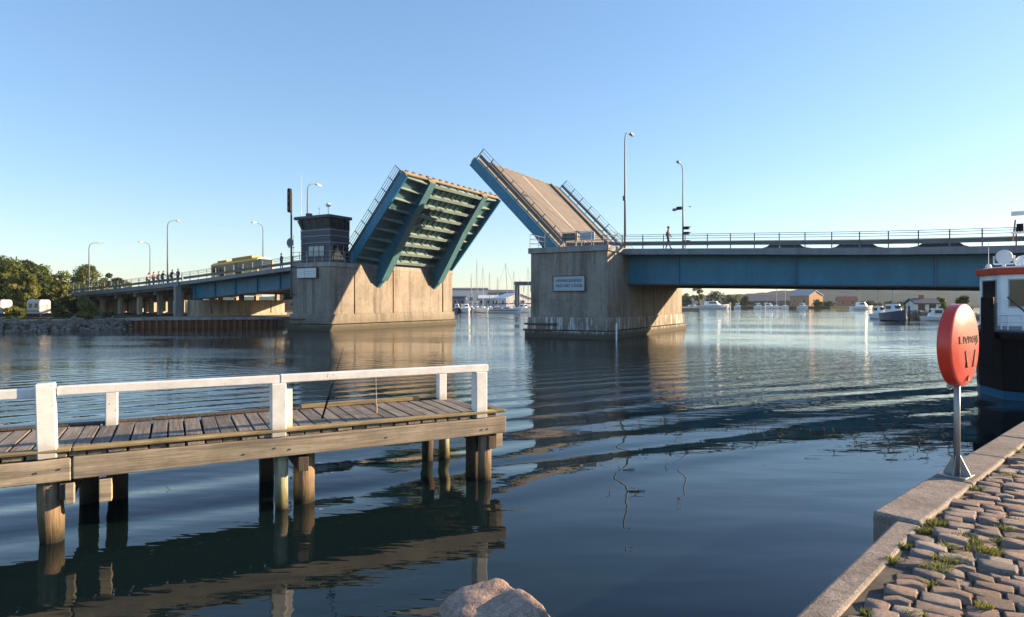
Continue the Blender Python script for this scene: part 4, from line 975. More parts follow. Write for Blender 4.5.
for xx, yy, k in [(934,521,1.1),(924,529,.9),(936,566,1.3),(950,557,1.5),(958,559,1.2),(966,536,1.1),(973,541,.9),(982,548,1.4),(990,551,1.0),(948,545,.8),(976,488,1.0),(1008,475,.9),(1014,450,.8),(894,559,.8),(1012,520,.9),(1020,538,.8),(915,613,.7),(985,605,.6),(1005,527,.8),(869,612,.6),(905,545,.6),(1000,540,.8),(930,583,.5)]:
    g = gq(xx, yy); spots.append((g.x, g.y, QZ-.026, k))
tufts('joint_grass', spots, M['leaf_b'], 130, .045, .085, 'green grass and moss tufts growing in the sett joints', 'grass')

# ---------------------------------------------------------------- lifebuoy station
lbs = thing('lifebuoy_station', 'red round lifebuoy station on a steel pole at the quay edge', 'lifebuoy', (gq(957,477).x, gq(957,477).y, QZ+.012), R(0))
LX, LY = lbs.location.x, lbs.location.y
MB().tube([(0,0,0),(0,0,1.1)], .028, 14).build('pole', M['steel'], lbs, smooth=True)
ba = R(38)
bp = MB().box(-.13,.13,-.11,.11,0,.014); bp.build('base_plate', M['steel'], lbs, rz=ba, bevel=.003)
for k in range(4):
    a = ba+k*math.pi/2; c_, s_ = math.cos(a), math.sin(a)
    MB().add([(c_*.03-s_*.004,s_*.03+c_*.004,.014),(c_*.03+s_*.004,s_*.03-c_*.004,.014),(c_*.12+s_*.004,s_*.12-c_*.004,.014),(c_*.12-s_*.004,s_*.12+c_*.004,.014),(c_*.03-s_*.004,s_*.03+c_*.004,.2),(c_*.03+s_*.004,s_*.03-c_*.004,.2)], [(0,1,2,3),(0,4,5,1),(1,5,2),(3,4,0),(2,5,4,3)]).build('gusset', M['steel'], lbs)
# drum: a disc turned towards the sun, domed in front
FACE = R(-52)                              # direction its face points, from +X
def drum():
    r_, dp = .395, .21
    prof = [(0.01,-.05),(r_-.02,-.05),(r_,-.038),(r_,.06),(r_-.012,.07),(r_-.03,.074),(r_-.1,.092),(.2,.107),(0.01,.112)]
    mb = MB(); n = 48; vs, fs = [], []
    for rr, x in prof:
        for k in range(n): t = 2*math.pi*k/n; vs.append((x, rr*math.cos(t), rr*math.sin(t)*1.0))
    for i in range(len(prof)-1):
        for k in range(n): fs.append((i*n+k, i*n+(k+1)%n, (i+1)*n+(k+1)%n, (i+1)*n+k))
    fs.append(tuple(range(n))); fs.append(tuple((len(prof)-1)*n+k for k in range(n)))
    mb.add(vs, fs); zc = pz(344.5, LY)-QZ-.012
    o = mb.build('drum', M['red'], lbs, (0,0,zc), FACE, smooth=True)
    es = o.modifiers.new('edge', 'EDGE_SPLIT'); es.split_angle = R(28)
    tx = text('lettering', 'LIVBØJE', .1, M['black'], o, (0,0,.05), (R(90),0,R(90)), .003, .52)
    for v in tx.data.vertices:             # bend the letters onto the domed face
        v.co.z += .002+float(np.interp(math.hypot(v.co.x, v.co.y+.05), [0,.2,r_-.1,r_-.03,r_], [.112,.107,.092,.074,.06]))
    for q, an in ((-.105,-.35),(.105,.35)):
        MB().xpoly([(q+math.sin(an)*k*.075+math.cos(t)*.013*math.cos(an), -.13+math.cos(an)*k*.075+math.sin(t)*.013) for k, t in [(1,t) for t in [0,.8,1.57,2.3,3.14]]+[(-1,t) for t in [3.14,3.9,4.71,5.5,6.28]]], .1, .1145).build('grip_slot', M['black'], o)
    MB().xpoly([(-.03,-.345),(.03,-.345),(.0,-.29)], .09, .1).build('maker_mark', M['tile'], o)
    MB().box(-.075,-.052,-.03,.03,-.44,.3).build('back_bracket', M['steel'], o)
    MB().box(-.08,-.03,-.02,.02,-.43,-.38).build('clamp', M['steel'], o)
drum()

# ---------------------------------------------------------------- boulder and weed by the quay foot
def boulder(name, c, r, seed, mat, sub=4, rough=.16, fac=1.):
    bm = bmesh.new(); bmesh.ops.create_icosphere(bm, subdivisions=sub, radius=1)
    rr = random.Random(seed)
    planes = [(Vector((rr.gauss(0,1),rr.gauss(0,1),rr.gauss(0,1))).normalized(), rr.uniform(.62,.9)) for _ in range(11)]
    for v in bm.verts:
        p = v.co.copy()
        for n_, d_ in planes:
            k = p.dot(n_)-d_
            if k > 0: p -= n_*k*.9
        nv = noise.noise(p*1.7+Vector((seed,0,0)))*rough + noise.noise(p*4+Vector((seed,3,0)))*rough*.45 + noise.noise(p*11)*rough*.14
        p *= 1+nv; v.co = Vector((p.x*r[0], p.y*r[1], p.z*r[2]))
    me = bpy.data.meshes.new(name); bm.to_mesh(me); bm.free(); me.materials.append(mat)
    me.polygons.foreach_set('use_smooth', [True]*len(me.polygons)); return link(name, me, None, c)
o = boulder('boulder', (-.08,5.4,-.1), (.68,.52,.5), 5, M['rock'], 5, .2); tag(o, 'pinkish granite boulder breaking the water at the quay foot', 'boulder')
o = boulder('boulder', (.72,5.25,-.28), (.4,.35,.26), 9, M['pile_dark'], 4, .2); tag(o, 'dark weedy stone just under the surface beside the pinkish boulder', 'stone')
def reeds():
    mb = MB(); rr = random.Random(21)
    clumps = [(624,492,.3,4),(640,470,.5,3),(800,436,1.0,10),(835,432,1.2,10),(905,446,.9,16),(935,440,.7,14),(880,455,.8,10),(760,428,.8,5),(700,432,.8,4),(920,425,1.0,8)]  # middle clumps stand for the lamp reflections, those farther right are weed
    for xp, yp, sp, n in clumps:
        Y = water_depth(yp); X = px(xp, Y)
        for i in range(n):
            x, y = X+rr.uniform(-sp,sp), Y+rr.uniform(-sp,sp)*.5; h_ = rr.uniform(.02,.13)
            p = [Vector((x,y,-.2)), Vector((x,y,0)), Vector((x+rr.uniform(-.05,.05),y,h_*.7)), Vector((x+rr.uniform(-.09,.09),y,h_))]
            mb.tube(p, [.006,.006,.005,.003], 4)
            if rr.random() < .5: mb.tube([(x-rr.uniform(.03,.16),y,.006),(x+rr.uniform(.03,.2),y,.012)], .006, 4)
    o = mb.build('weed_and_reflections', M['weed'], fix=False); tag(o, 'dark weed stalks poking through the calm water, the middle ones standing for lamp reflections', 'weed'); kind(o, 'stuff')
reeds()

# ---------------------------------------------------------------- moored ship
SA = Vector((.62,.785)); SC_ = Vector((.785,-.62)); SO = Vector((13.44,18.74))
ship = thing('workboat', 'black hulled workboat with white wheelhouse and red roof edge, moored by the quay', 'boat', (SO.x,SO.y,0), math.atan2(SC_.y,SC_.x))
def hullpoly(o, f=0): return [(0-o,17),(0-o,2.62),(.12-o,1.3-f),(.72-o*.6,0-o-f),(2.2,-.28-o-f),(4.2,-.28-o-f),(5.68+o*.6,0-o-f),(6.28+o,1.3-f),(6.4+o,2.62),(6.4+o,17)]
MB().prism(hullpoly(-.12,-.25), -1.0, .24, hullpoly(-.03,-.1)).build('boot_topping', M['hull_teal'], ship)
MB().prism(hullpoly(-.03,-.1), .242, 1.9, hullpoly(.03,.12)).build('hull', M['hull_black'], ship, bevel=.03)
MB().prism(hullpoly(.09,.2), 1.72, 1.95).build('rubbing_strake', M['black'], ship, bevel=.05)
MB().prism(hullpoly(-.1,-.1), 1.951, 2.0).build('deck', M['mid_steel'], ship)
WH = [(0.02,5.0),(.62,3.75),(2.0,3.45),(4.4,3.45),(5.8,3.75),(6.3,5.0),(6.3,10.5),(.02,10.5)]
MB().prism(WH, 2.0, 3.72).build('wheelhouse', M['ship_white'], ship, bevel=.02)
def off(poly, k):
    cx = sum(p[0] for p in poly)/len(poly); cy = sum(p[1] for p in poly)/len(poly)
    return [(x+(k if x > cx else -k), y+(k if y > cy else -k)) for x, y in poly]
MB().prism(off(WH,.1), 3.72, 3.93, off(WH,.14)).build('roof', M['ship_red'], ship, bevel=.02)
MB().prism(off(WH,-.1), 3.931, 3.99).build('roof_top', M['ship_white'], ship)
for a, b in zip(WH[:6], WH[1:6]):
    a, b = Vector(a), Vector(b); e = (b-a); n_ = Vector((e.y,-e.x)).normalized(); 
    k0, k1 = (.18,.82)
    if e.length > 2: parts = [(.05,.47),(.53,.95)]
    else: parts = [(k0,k1)]
    for u0, u1 in parts:
        p, q = a+e*u0, a+e*u1
        def quad(off0, off1, z0, z1, pp, qq): 
            A, Bq, Cq, D = pp+n_*off0, qq+n_*off0, qq+n_*off1, pp+n_*off1
            return [(A.x,A.y,z0),(Bq.x,Bq.y,z0),(Cq.x,Cq.y,z0),(D.x,D.y,z0),(A.x,A.y,z1),(Bq.x,Bq.y,z1),(Cq.x,Cq.y,z1),(D.x,D.y,z1)]
        wn = MB().hexa(quad(-.03,.012,2.66,3.52,p,q)).build('window', M['glass'], ship)
        ee = e.normalized(); fr = MB()
        fr.hexa(quad(.0,.03,3.52,3.56,p-ee*.04,q+ee*.04)); fr.hexa(quad(.0,.03,2.62,2.66,p-ee*.04,q+ee*.04)); fr.hexa(quad(0,.028,2.66,3.52,p-ee*.04,p)); fr.hexa(quad(0,.028,2.66,3.52,q,q+ee*.04))
        fr.build('window_frame', M['trim'], wn)
# rails on the foredeck
pts = [(.1,4.6,2.0),(.25,1.4,2.0),(.85,.25,2.0),(2.2,-.05,2.0),(4.2,-.05,2.0)]
pm = MB().tube([(0,0,0),(0,0,.42)], .022, 6).mesh('stanchion', M['ship_white'])
for a, b in zip(pts[:-1], pts[1:]):
    a, b = Vector(a), Vector(b); n_ = max(1,round((b-a).length/.35))
    for i in range(n_): link('stanchion', pm, ship, a+(b-a)*i/n_)
for z in (.22,.42): MB().tube([(x,y,q+z) for x,y,q in pts], .022, 6).build('rail', M['ship_white'], ship)
def ship_xy(xp, Y): v = Vector((px(xp,Y),Y))-SO; return v.dot(SC_), v.dot(SA)
qx, qy = ship_xy(987.5, 18.3)
MB().box(-.15,.15,-.2,.25,pz(366,18.3),pz(297,18.3)).build('push_knee', M['black'], ship, loc=(qx,qy,0), bevel=.03)
qx, qy = ship_xy(995.5, 18.5); MB().tube([(qx,qy,1.9),(qx,qy,pz(303,18.5))], .045, 8).build('bow_post', M['mid_steel'], ship)
qx, qy = ship_xy(1012, 19.3); MB().tube([(qx-.1,qy-.2,2.95),(qx+.5,qy-.4,2.3),(qx+.55,qy-.4,2.0)], .03, 6).build('stay', M['dark_steel'], ship)
# mooring bitts on the foredeck
MB().lathe([(.11,0),(.11,.4),(.14,.42),(.14,.46)], 12, (1.9,1.4)).lathe([(.11,0),(.11,.4),(.14,.42),(.14,.46)], 12, (2.4,1.4)).build('mooring_bitt', M['black'], ship, loc=(0,0,2.0))
def roof_item(xp, Y): x, y = ship_xy(xp, Y); return x, y
x, y = roof_item(988.5, 22.6); MB().lathe([(.08,0),(.1,.06),(.06,.14),(.015,.18)], 10).tube([(0,0,.15),(0,0,.95)], [.012,.006], 6).build('whip_aerial', M['white'], ship, loc=(x,y,3.98))
x, y = roof_item(1004, 22.0)
sl2 = MB().ypoly([(.24*math.cos(a),.3+.24*math.sin(a)) for a in [i*math.pi/10 for i in range(20)]], -.14, .16).build('searchlight', M['white'], ship, loc=(x,y,4.05), bevel=.03)
MB().tube([(0,0,-.08),(0,0,.1)], .05, 8).tube([(-.28,0,.05),(-.28,0,.34)], .025, 6).tube([(.28,0,.05),(.28,0,.34)], .025, 6).tube([(-.28,0,.06),(.28,0,.06)], .03, 6).build('bracket', M['ship_white'], sl2)
x, y = roof_item(1012, 21.6); MB().tube([(-.2,0,0),(-.2,0,.16),(-.1,0,.22),(.1,0,.22),(.2,0,.16),(.2,0,0)], .02, 6).build('grab_rail', M['ship_white'], ship, loc=(x,y,3.98))
x, y = roof_item(1024, 21.8)
MB().lathe([(.2,0),(.24,.1),(.24,.28),(.15,.38),(.02,.42)], 14).build('radar_dome', M['white'], ship, loc=(x,y,3.98), smooth=True)
x, y = roof_item(1029, 22.6)
ms_ = MB().tube([(0,0,0),(0,0,2.6)], .07, 8).box(-.5,.35,-.04,.04,1.25,1.33).build('mast', M['ship_white'], ship, loc=(x,y,3.98))
MB().box(-.35,-.15,-.1,.1,1.33,1.6).build('mast_lamp', M['black'], ms_); MB().box(-.5,-.1,-.05,.05,1.9,2.05).build('radar_scanner', M['white'], ms_)
MB().tube([(-.45,0,1.0),(-.38,0,1.75)], .03, 6).build('flag_staff', M['brick_wall'], ms_)

# ---------------------------------------------------------------- trees and bushes
def leaf_cloud(mb, centre, rad, n, size, rr):
    for _ in range(n):
        while True:
            d_ = Vector((rr.uniform(-1,1),rr.uniform(-1,1),rr.uniform(-1,1)))
            if .3 < d_.length <= 1: break
        p = Vector(centre)+Vector((d_.x*rad[0],d_.y*rad[1],d_.z*rad[2]))
        nrm_ = (d_.normalized()+Vector((rr.gauss(0,.6),rr.gauss(0,.6),rr.gauss(0,.6)+.3))).normalized()
        a = nrm_.orthogonal().normalized(); b_ = nrm_.cross(a); th = rr.uniform(0,6.28)
        u = (a*math.cos(th)+b_*math.sin(th))*size*rr.uniform(.5,1.1); v = (b_*math.cos(th)-a*math.sin(th))*size*rr.uniform(.35,.7)
        mb.add([p-u, p-v*.9, p+u, p+v], [(0,1,2,3)])
def tree(label, loc, h, rad, mat, seed, clumps=34, per=210, size=.24, cat='tree', name='tree', group='trees on the left bank', crown0=.22, col_=False):
    t = thing(name, label, cat, loc, 0, group); rr = random.Random(seed)
    tr = MB(); r0 = .022*h+.04
    pts = [(0,0,-.1),(rr.uniform(-.05,.05)*h*.3,rr.uniform(-.05,.05)*h*.3,h*.3),(rr.uniform(-.05,.05)*h,rr.uniform(-.04,.04)*h,h*.62),(rr.uniform(-.06,.06)*h,0,h*.88)]
    tr.tube(pts, [r0,r0*.75,r0*.45,r0*.12], 7)
    mb = MB(); cs = []
    for k in range(clumps):
        u = rr.uniform(0,1); zc = h*(crown0+(.94-crown0)*u)
        prof = (math.sin(math.pi*min(1,.12+.86*u)))**.55 if not col_ else (.9-.5*u)
        a = rr.uniform(0,6.28); d_ = rad*prof*rr.uniform(.25,.95)
        c = (d_*math.cos(a), d_*math.sin(a), zc); q = rad*rr.uniform(.24,.46)
        cs.append(c); leaf_cloud(mb, c, (q,q,q*rr.uniform(.6,.95)), per, size, rr)
    for c in cs[::3]:
        zz = max(h*.2, c[2]-rad*.5); tr.tube([(0,0,zz),(c[0]*.5,c[1]*.5,(zz+c[2])/2),c], [r0*.35,r0*.22,r0*.06], 5)
    tr.build('trunk', M['bark'], t, smooth=True); mb.build('crown', mat, t, fix=False)
    return t
def tree_at(label, xp, Y, top, halfw, mat, seed, **k):
    h = pz(top, Y)-1.0; tree(label, (px(xp,Y),Y,1.0), h, halfw/F*Y, mat, seed, **k)
tree_at('large dark green tree at the left picture edge', 4, 80, 258, 24, M['leaf_a'], 1)
tree_at('tall tree with a dark pointed top behind the caravan', 30, 84, 261, 19, M['leaf_c'], 2, crown0=.1)
tree_at('yellow-green tree standing just behind the caravan', 24, 76, 271, 15, M['leaf_b'], 3, crown0=.08)
tree_at('round tree between the caravan and the bridge end', 48, 88, 265, 20, M['leaf_a'], 4, crown0=.08)
tree_at('low yellow-green tree beside the abutment', 60, 84, 281, 11, M['leaf_b'], 5, crown0=.05, clumps=18)
tree_at('round full tree rising beyond the left deck', 87, 118, 266, 19, M['leaf_a'], 6)
tree_at('small tree beyond the left deck, next to the round one', 112, 125, 273, 11, M['leaf_c'], 7, clumps=18)
tree_at('lowest tree beyond the left deck, nearest the cyclists', 124, 130, 280, 9, M['leaf_b'], 8, clumps=14)
for k, (xp, Y, tp, hw) in enumerate([(-30,82,256,26),(14,92,268,20),(70,96,284,14)]):
    tree_at(('big tree beyond the left picture edge','dark tree filling the gap behind the two left trees','dark low tree in the shade by the viaduct end')[k], xp, Y, tp, hw, M['leaf_c'], 40+k, crown0=.06)
for k, xp in enumerate((126,139,152,166)):
    tree_at(('first','second','third','fourth')[k]+' sunlit shrub from the left, seen through the viaduct columns', xp, 108+3*k, 300, 6, M['leaf_b'], 60+k, clumps=10, per=90, cat='shrub', name='shrub', group='shrubs beyond the viaduct', crown0=.0)
def bush(label, xp, Y, top, hw, mat, seed, z0=.6):
    h = pz(top, Y)-z0; tree(label, (px(xp,Y),Y,z0), h, hw/F*Y, mat, seed, clumps=22, per=150, size=.15, cat='bush', name='bush', group='bushes along the left bank', crown0=.0)
bush('big round bush on the bank in front of the viaduct', 86, 66.0, 297, 13, M['leaf_b'], 21)
bush('low dry bush left of the caravan', 15, 68.5, 307, 9, M['leaf_b'], 22, 1.0)
bush('small dark bush under the abutment', 62, 71, 309, 7, M['leaf_c'], 23, 1.0)
bush('low bush between the big bush and the sheet piling', 108, 70.5, 313, 6, M['leaf_c'], 24, .8)
# riprap bank
def riprap():
    rr = random.Random(8); mb = MB(); base = []
    for sd_ in range(6):
        bm = bmesh.new(); bmesh.ops.create_icosphere(bm, subdivisions=1, radius=1)
        for v in bm.verts: v.co *= 1+rr.uniform(-.3,.18)
        base.append(([v.co.copy() for v in bm.verts], [tuple(x.index for x in f.verts) for f in bm.faces])); bm.free()
    line = [Vector(p) for p in ((-90,59.2),(-80,58.5),(-47.8,61.0),(-43.6,63.5),(-40.8,67.8))]
    for a, b in zip(line[:-1], line[1:]):
        n = int((b-a).length*15); d_ = (b-a).normalized(); nn = Vector((d_.y,-d_.x))
        for i in range(n):
            k = rr.random(); o_ = rr.uniform(-.35,1.7); p = a+(b-a)*k+nn*o_; z = 1.02-.6*(o_+.3)+rr.uniform(-.1,.1)
            s_ = rr.uniform(.14,.36); vs, fs = base[rr.randrange(6)]; rot = Matrix.Rotation(rr.uniform(0,6.3),3,'Z') @ Matrix.Rotation(rr.uniform(0,6.3),3,'X')
            mb.add([(rot@v)*s_+Vector((p.x,p.y,z)) for v in vs], fs)
    o = mb.build('riprap', M['riprap'], fix=False); tag(o, 'grey riprap stones along the left bank at the waterline', 'stones'); kind(o, 'stuff')
riprap()
g_sp = []
rr = random.Random(2)
o = None
# caravans
def caravan(label, xp, Y, wpx):
    L_ = wpx/F*Y; t = thing('caravan', label, 'caravan', (px(xp,Y),Y,1.12), R(-8), 'caravans on the bank')
    MB().xpoly([(0,.35),(1.5,.35),(1.5,1.75),(1.3,1.95),(.2,1.95),(0,1.75)], -L_/2, L_/2).build('body', M['caravan'], t, bevel=.1)
    for a in (-L_*.3, L_*.12): MB().box(a,a+L_*.22,-.02,.02,1.05,1.5).build('window', M['glass'], t)
    MB().box(L_*.38,L_*.46,-.02,.02,.45,1.65).build('door', M['trim'], t); MB().box(-L_*.48,L_*.48,-.025,.02,.6,.75).build('stripe', M['brick_wall'], t)
    for x in (-.2,.55): MB().ypoly([(x+.3*math.cos(a),.31+.3*math.sin(a)) for a in [i*math.pi/7 for i in range(14)]], .05, .25).build('wheel', M['tyre'], t)
    MB().box(L_/2,L_/2+.8,.7,.82,.35,.45).build('drawbar', M['mid_steel'], t)
caravan('white caravan parked on the left bank under the trees', 33, 71.5, 15)
caravan('white caravan cut by the left picture edge', -6, 72, 15)

# ---------------------------------------------------------------- houses and halls
def house(name, label, loc, rz, L_, D_, hw_, hr, wall, roof, nwin=3, cat='house', group=None, gable_door=False):
    t = thing(name, label, cat, loc, rz, group)
    MB().xpoly([(0,0),(D_,0),(D_,hw_),(D_/2,hw_+hr),(0,hw_)], 0, L_).build('wall', wall, t)
    e = .35
    for sgn in (0,1):
        y0, y1 = (-e, D_/2) if sgn == 0 else (D_+e, D_/2); z0 = hw_-e*hr/(D_/2)
        MB().add([(-e,y0,z0+.03),(L_+e,y0,z0+.03),(L_+e,y1,hw_+hr+.03),(-e,y1,hw_+hr+.03),(-e,y0,z0+.25),(L_+e,y0,z0+.25),(L_+e,y1,hw_+hr+.25),(-e,y1,hw_+hr+.25)], [(0,1,2,3),(4,5,6,7),(0,1,5,4),(1,2,6,5),(2,3,7,6),(3,0,4,7)]).build('roof', roof, t)
    for k in range(nwin):
        x = L_*(k+.5)/nwin; wn = MB().box(x-.55,x+.55,-.04,.02,hw_*.38,hw_*.38+1.25).build('window', M['glass'], t)
        MB().box(x-.62,x-.55,-.06,0,hw_*.36,hw_*.38+1.3).box(x+.55,x+.62,-.06,0,hw_*.36,hw_*.38+1.3).box(x-.62,x+.62,-.06,0,hw_*.38+1.25,hw_*.38+1.33).build('window_frame', M['white'], wn)
    for y in (D_*.35, D_*.65): MB().box(L_-.02,L_+.04,y-.5,y+.5,hw_*.4,hw_*.4+1.2).build('window', M['glass'], t)
    if gable_door: MB().box(L_-.02,L_+.06,D_*.42,D_*.58,0,2.4).build('door', M['cladding'], t)
    ch = MB().box(L_*.4,L_*.4+.6,D_/2-.3,D_/2+.3,hw_+hr-.3,hw_+hr+.8).build('chimney', M['brick_wall'], t) if cat == 'house' else None
    return t
def at(xp, Y, z=.9): return (px(xp,Y), Y, z)
house('house', 'red roofed house beside the sheet piling, left of the control house pier', at(276,158,1.0), R(-25), 9, 7, 2.8, 2.6, M['house_white'], M['tile'], 2, group='small houses on the left bank')
house('house', 'brick red house with a red roof, touching the control house pier', at(285,150,1.0), R(-30), 9, 7, 2.6, 2.8, M['brick_wall'], M['tile'], 2, group='small houses on the left bank')
house('marina_hall', 'long white marina building with a dark roof between the piers', at(442,225), R(4), 16, 12, 6.2, .6, M['house_white'], M['slate'], 7, 'building')
house('marina_hall', 'dark grey marina shed behind the white boats', at(485,232), R(2), 11, 12, 5.2, 1.0, M['shed_blue'], M['slate'], 4, 'building')
house('boat_shed', 'white gabled boat shed behind the moored yachts', at(494,204), R(-62), 8.5, 9, 3.0, 1.5, M['house_white'], M['white_boat'], 2, 'building', gable_door=True)
house('boat_shed', 'low white shed left of the gabled boat shed', at(479,206), R(0), 6, 6, 3.0, .9, M['house_white'], M['white_boat'], 3, 'building')
house('storage_shed', 'blue storage shed at the foot of the lit pier', at(452,196), R(0), 4.2, 6, 3.4, .3, M['shed_blue'], M['slate'], 2, 'shed')
house('warehouse', 'long dark roofed warehouse seen under the blue girder', at(741,345,.8), R(-4), 33, 16, 2.6, 3.2, M['slate'], M['slate'], 8, 'building')
house('warehouse', 'ochre gabled building with a pale roof under the blue girder', at(790,310,.8), R(-58), 10, 11, 5.0, 2.2, M['orange_wall'], M['trim'], 2, 'building', gable_door=True)
house('boat_house', 'small white house on the breakwater point', at(916,112,.6), R(-10), 3.5, 4.2, 1.9, .75, M['house_white'], M['slate'], 2, 'house')
house('house', 'low pale house on the far shore beneath the hills', at(838,330,.8), R(-20), 9, 8, 2.6, 2.0, M['orange_wall'], M['tile'], 2, group='far shore houses')
# boat lift gantry
gl = thing('boat_lift', 'dark blue boat lift gantry beside the right-hand pier', 'crane', at(516,187), R(-8))
Hc = pz(285,187)-.9
for x in (0, 6.2):
    for y in (0, 5): MB().box(x-.35,x+.35,y-.3,y+.3,.5,Hc).build('leg', M['crane'], gl); MB().ypoly([(x+.5*math.cos(a),.5+.5*math.sin(a)) for a in [i*math.pi/6 for i in range(12)]], y-.2, y+.2).build('wheel', M['tyre'], gl)
for y in (0, 5): MB().box(-.6,6.8,y-.35,y+.35,Hc,Hc+1.0).build('top_beam', M['crane'], gl)
MB().box(-.3,.3,0,5,Hc+.1,Hc+.9).build('cross_beam', M['crane'], gl); MB().tube([(2,2.5,Hc),(2,2.5,Hc-2)], .08, 5).tube([(4,2.5,Hc),(4,2.5,Hc-2)], .08, 5).build('sling', M['black'], gl)

# ---------------------------------------------------------------- far trees
def far_tree(label, xp, Y, top, hw, mat, seed, z0=.8, **k):
    h = pz(top, Y)-z0; tree(label, (px(xp,Y),Y,z0), h, hw/F*Y, mat, seed, clumps=k.get('c',20), per=110, size=.4*Y/280, group='trees on the far shore', crown0=k.get('cr',.04), col_=k.get('col',False))
far_tree('tall poplar on the far shore right of the bascule pier', 699, 292, 282, 6, M['leaf_b'], 101, col=False, c=26)
far_tree('dark tree at the right-hand pier edge on the far shore', 686, 300, 293, 9, M['leaf_c'], 102)
far_tree('rounded dark tree right of the poplar', 716, 300, 292, 10, M['leaf_c'], 103)
far_tree('low wide tree two right of the poplar', 731, 305, 295, 10, M['leaf_a'], 104)
far_tree('small dark tree left of the long warehouse', 745, 320, 297, 7, M['leaf_c'], 105)
far_tree('round bush at the corner of the ochre building', 818, 296, 300, 5, M['leaf_a'], 106)
far_tree('dark hedge tree right of the ochre building', 829, 300, 303, 8, M['leaf_c'], 107)
far_tree('green tree beside the small white house on the point', 941, 115, 297, 6.5, M['leaf_a'], 108, .6)
far_tree('tree behind the lifebuoy station on the point', 964, 122, 296, 9, M['leaf_c'], 109, .6)
far_tree('small tree between the marina hall and the gantry', 500, 236, 297, 6, M['leaf_c'], 110)
far_tree('tree at the right end of the marina behind the gantry', 524, 240, 298, 7, M['leaf_c'], 111)
for k, xp in enumerate((846,858,868,878,890,902)):
    far_tree(('first','second','third','fourth','fifth','sixth')[k]+' low tree from the left below the pale hill', xp, 345+6*(k%3), 302+.6*(k%2), 6+k%3, M['leaf_a' if k%2 else 'leaf_c'], 120+k, c=12)

# ---------------------------------------------------------------- boats
def boat(label, xp, Y, L_, head, kind_='sail', hullm='white_boat', mast=9., fb=.95, group='boats in the marina', stripe=None, lean=0):
    t = thing('sailing_boat' if kind_ == 'sail' else 'motor_boat', label, 'boat', (px(xp,Y),Y,0), R(head), group)
    Bm = L_*.3; secs = []
    for u in np.linspace(0, 1, 9):               # stern to bow
        x = -L_/2+L_*u; bw = Bm/2*(1-max(0,(u-.45)/.55)**2.2)*(.82+.18*min(1,u*4)); sh = fb*(1+.45*u*u); bw = max(bw,.04)
        secs.append([(x+.0,-bw,sh),(x-.12*L_*max(0,u-.6),-bw*.8,.1),(x-.2*L_*max(0,u-.6),0,-.35),(x-.12*L_*max(0,u-.6),bw*.8,.1),(x,bw,sh)])
    MB().sweep(secs).build('hull', M[hullm], t, smooth=False)
    if stripe: MB().sweep([[(x_*1.002,y_*1.012,fb*.62),(x_*1.002,y_*1.012,fb*.8),(x_*1.002,-y_*1.012,fb*.8),(x_*1.002,-y_*1.012,fb*.62)] for x_,y_ in [(s_[0][0],abs(s_[0][1])) for s_ in secs[:-1]]]).build('stripe', M[stripe], t)
    if kind_ == 'sail':
        MB().prism([(-L_*.12,-Bm*.24),(L_*.2,-Bm*.16),(L_*.26,0),(L_*.2,Bm*.16),(-L_*.12,Bm*.24)], fb, fb+.65, [(-L_*.1,-Bm*.2),(L_*.15,-Bm*.12),(L_*.19,0),(L_*.15,Bm*.12),(-L_*.1,Bm*.2)]).build('cabin', M['white_boat'], t)
        for q in (-1,1): MB().box(-L_*.05,L_*.1,q*Bm*.2-.03,q*Bm*.2+.03,fb+.2,fb+.42).build('window', M['cabin_dark'], t)
        MB().tube([(L_*.08,0,fb),(L_*.08+lean,0,mast)], [.09,.06], 6).build('mast', M['trim'], t)
        MB().tube([(L_*.07,0,fb+1.3),(-L_*.36,0,fb+1.25)], .06, 6).tube([(L_*.05,0,fb+1.45),(-L_*.34,0,fb+1.4)], .13, 6).build('boom', M['navy'], t)
        MB().tube([(L_*.08+lean,0,mast*.97),(L_*.48,0,fb*1.4)], .025, 4).tube([(L_*.08+lean,0,mast*.97),(-L_*.48,0,fb)], .02, 4).build('rigging', M['mid_steel'], t)
    else:
        H_ = 1.35 if L_ < 9 else 1.7
        MB().prism([(-L_*.22,-Bm*.38),(L_*.12,-Bm*.36),(L_*.24,-Bm*.2),(L_*.24,Bm*.2),(L_*.12,Bm*.36),(-L_*.22,Bm*.38)], fb, fb+H_, [(-L_*.2,-Bm*.32),(L_*.04,-Bm*.3),(L_*.1,-Bm*.16),(L_*.1,Bm*.16),(L_*.04,Bm*.3),(-L_*.2,Bm*.32)]).build('cabin', M['white_boat'], t)
        for q in (-1,1): MB().box(-L_*.16,L_*.05,q*Bm*.35-.06,q*Bm*.35+.06,fb+H_*.45,fb+H_*.8).build('window', M['cabin_dark'], t)
        MB().box(L_*.1,L_*.17,-Bm*.18,Bm*.18,fb+H_*.42,fb+H_*.82).build('windscreen', M['cabin_dark'], t)
        MB().tube([(-L_*.1,0,fb+H_),(-L_*.1,0,fb+H_+mast)], .04, 5).build('mast', M['trim'], t)
    return t
boat('white motor cruiser nearest the sunlit pier', 465.5, 168, 8.5, -75, 'motor', mast=2.5)
boat('white sailing boat second from the sunlit pier', 482, 172, 9.5, -68, 'sail', mast=12.5)
boat('white yacht with a navy stripe in front of the gabled shed', 506, 166, 9.0, -20, 'sail', mast=13, stripe='navy', lean=-.9)
boat('small white motor boat under the boat lift', 524, 172, 6.0, -60, 'motor', mast=2)
boat('dark hulled small boat at the foot of the lit pier', 457, 170, 5.5, -80, 'motor', 'navy', mast=1.2)
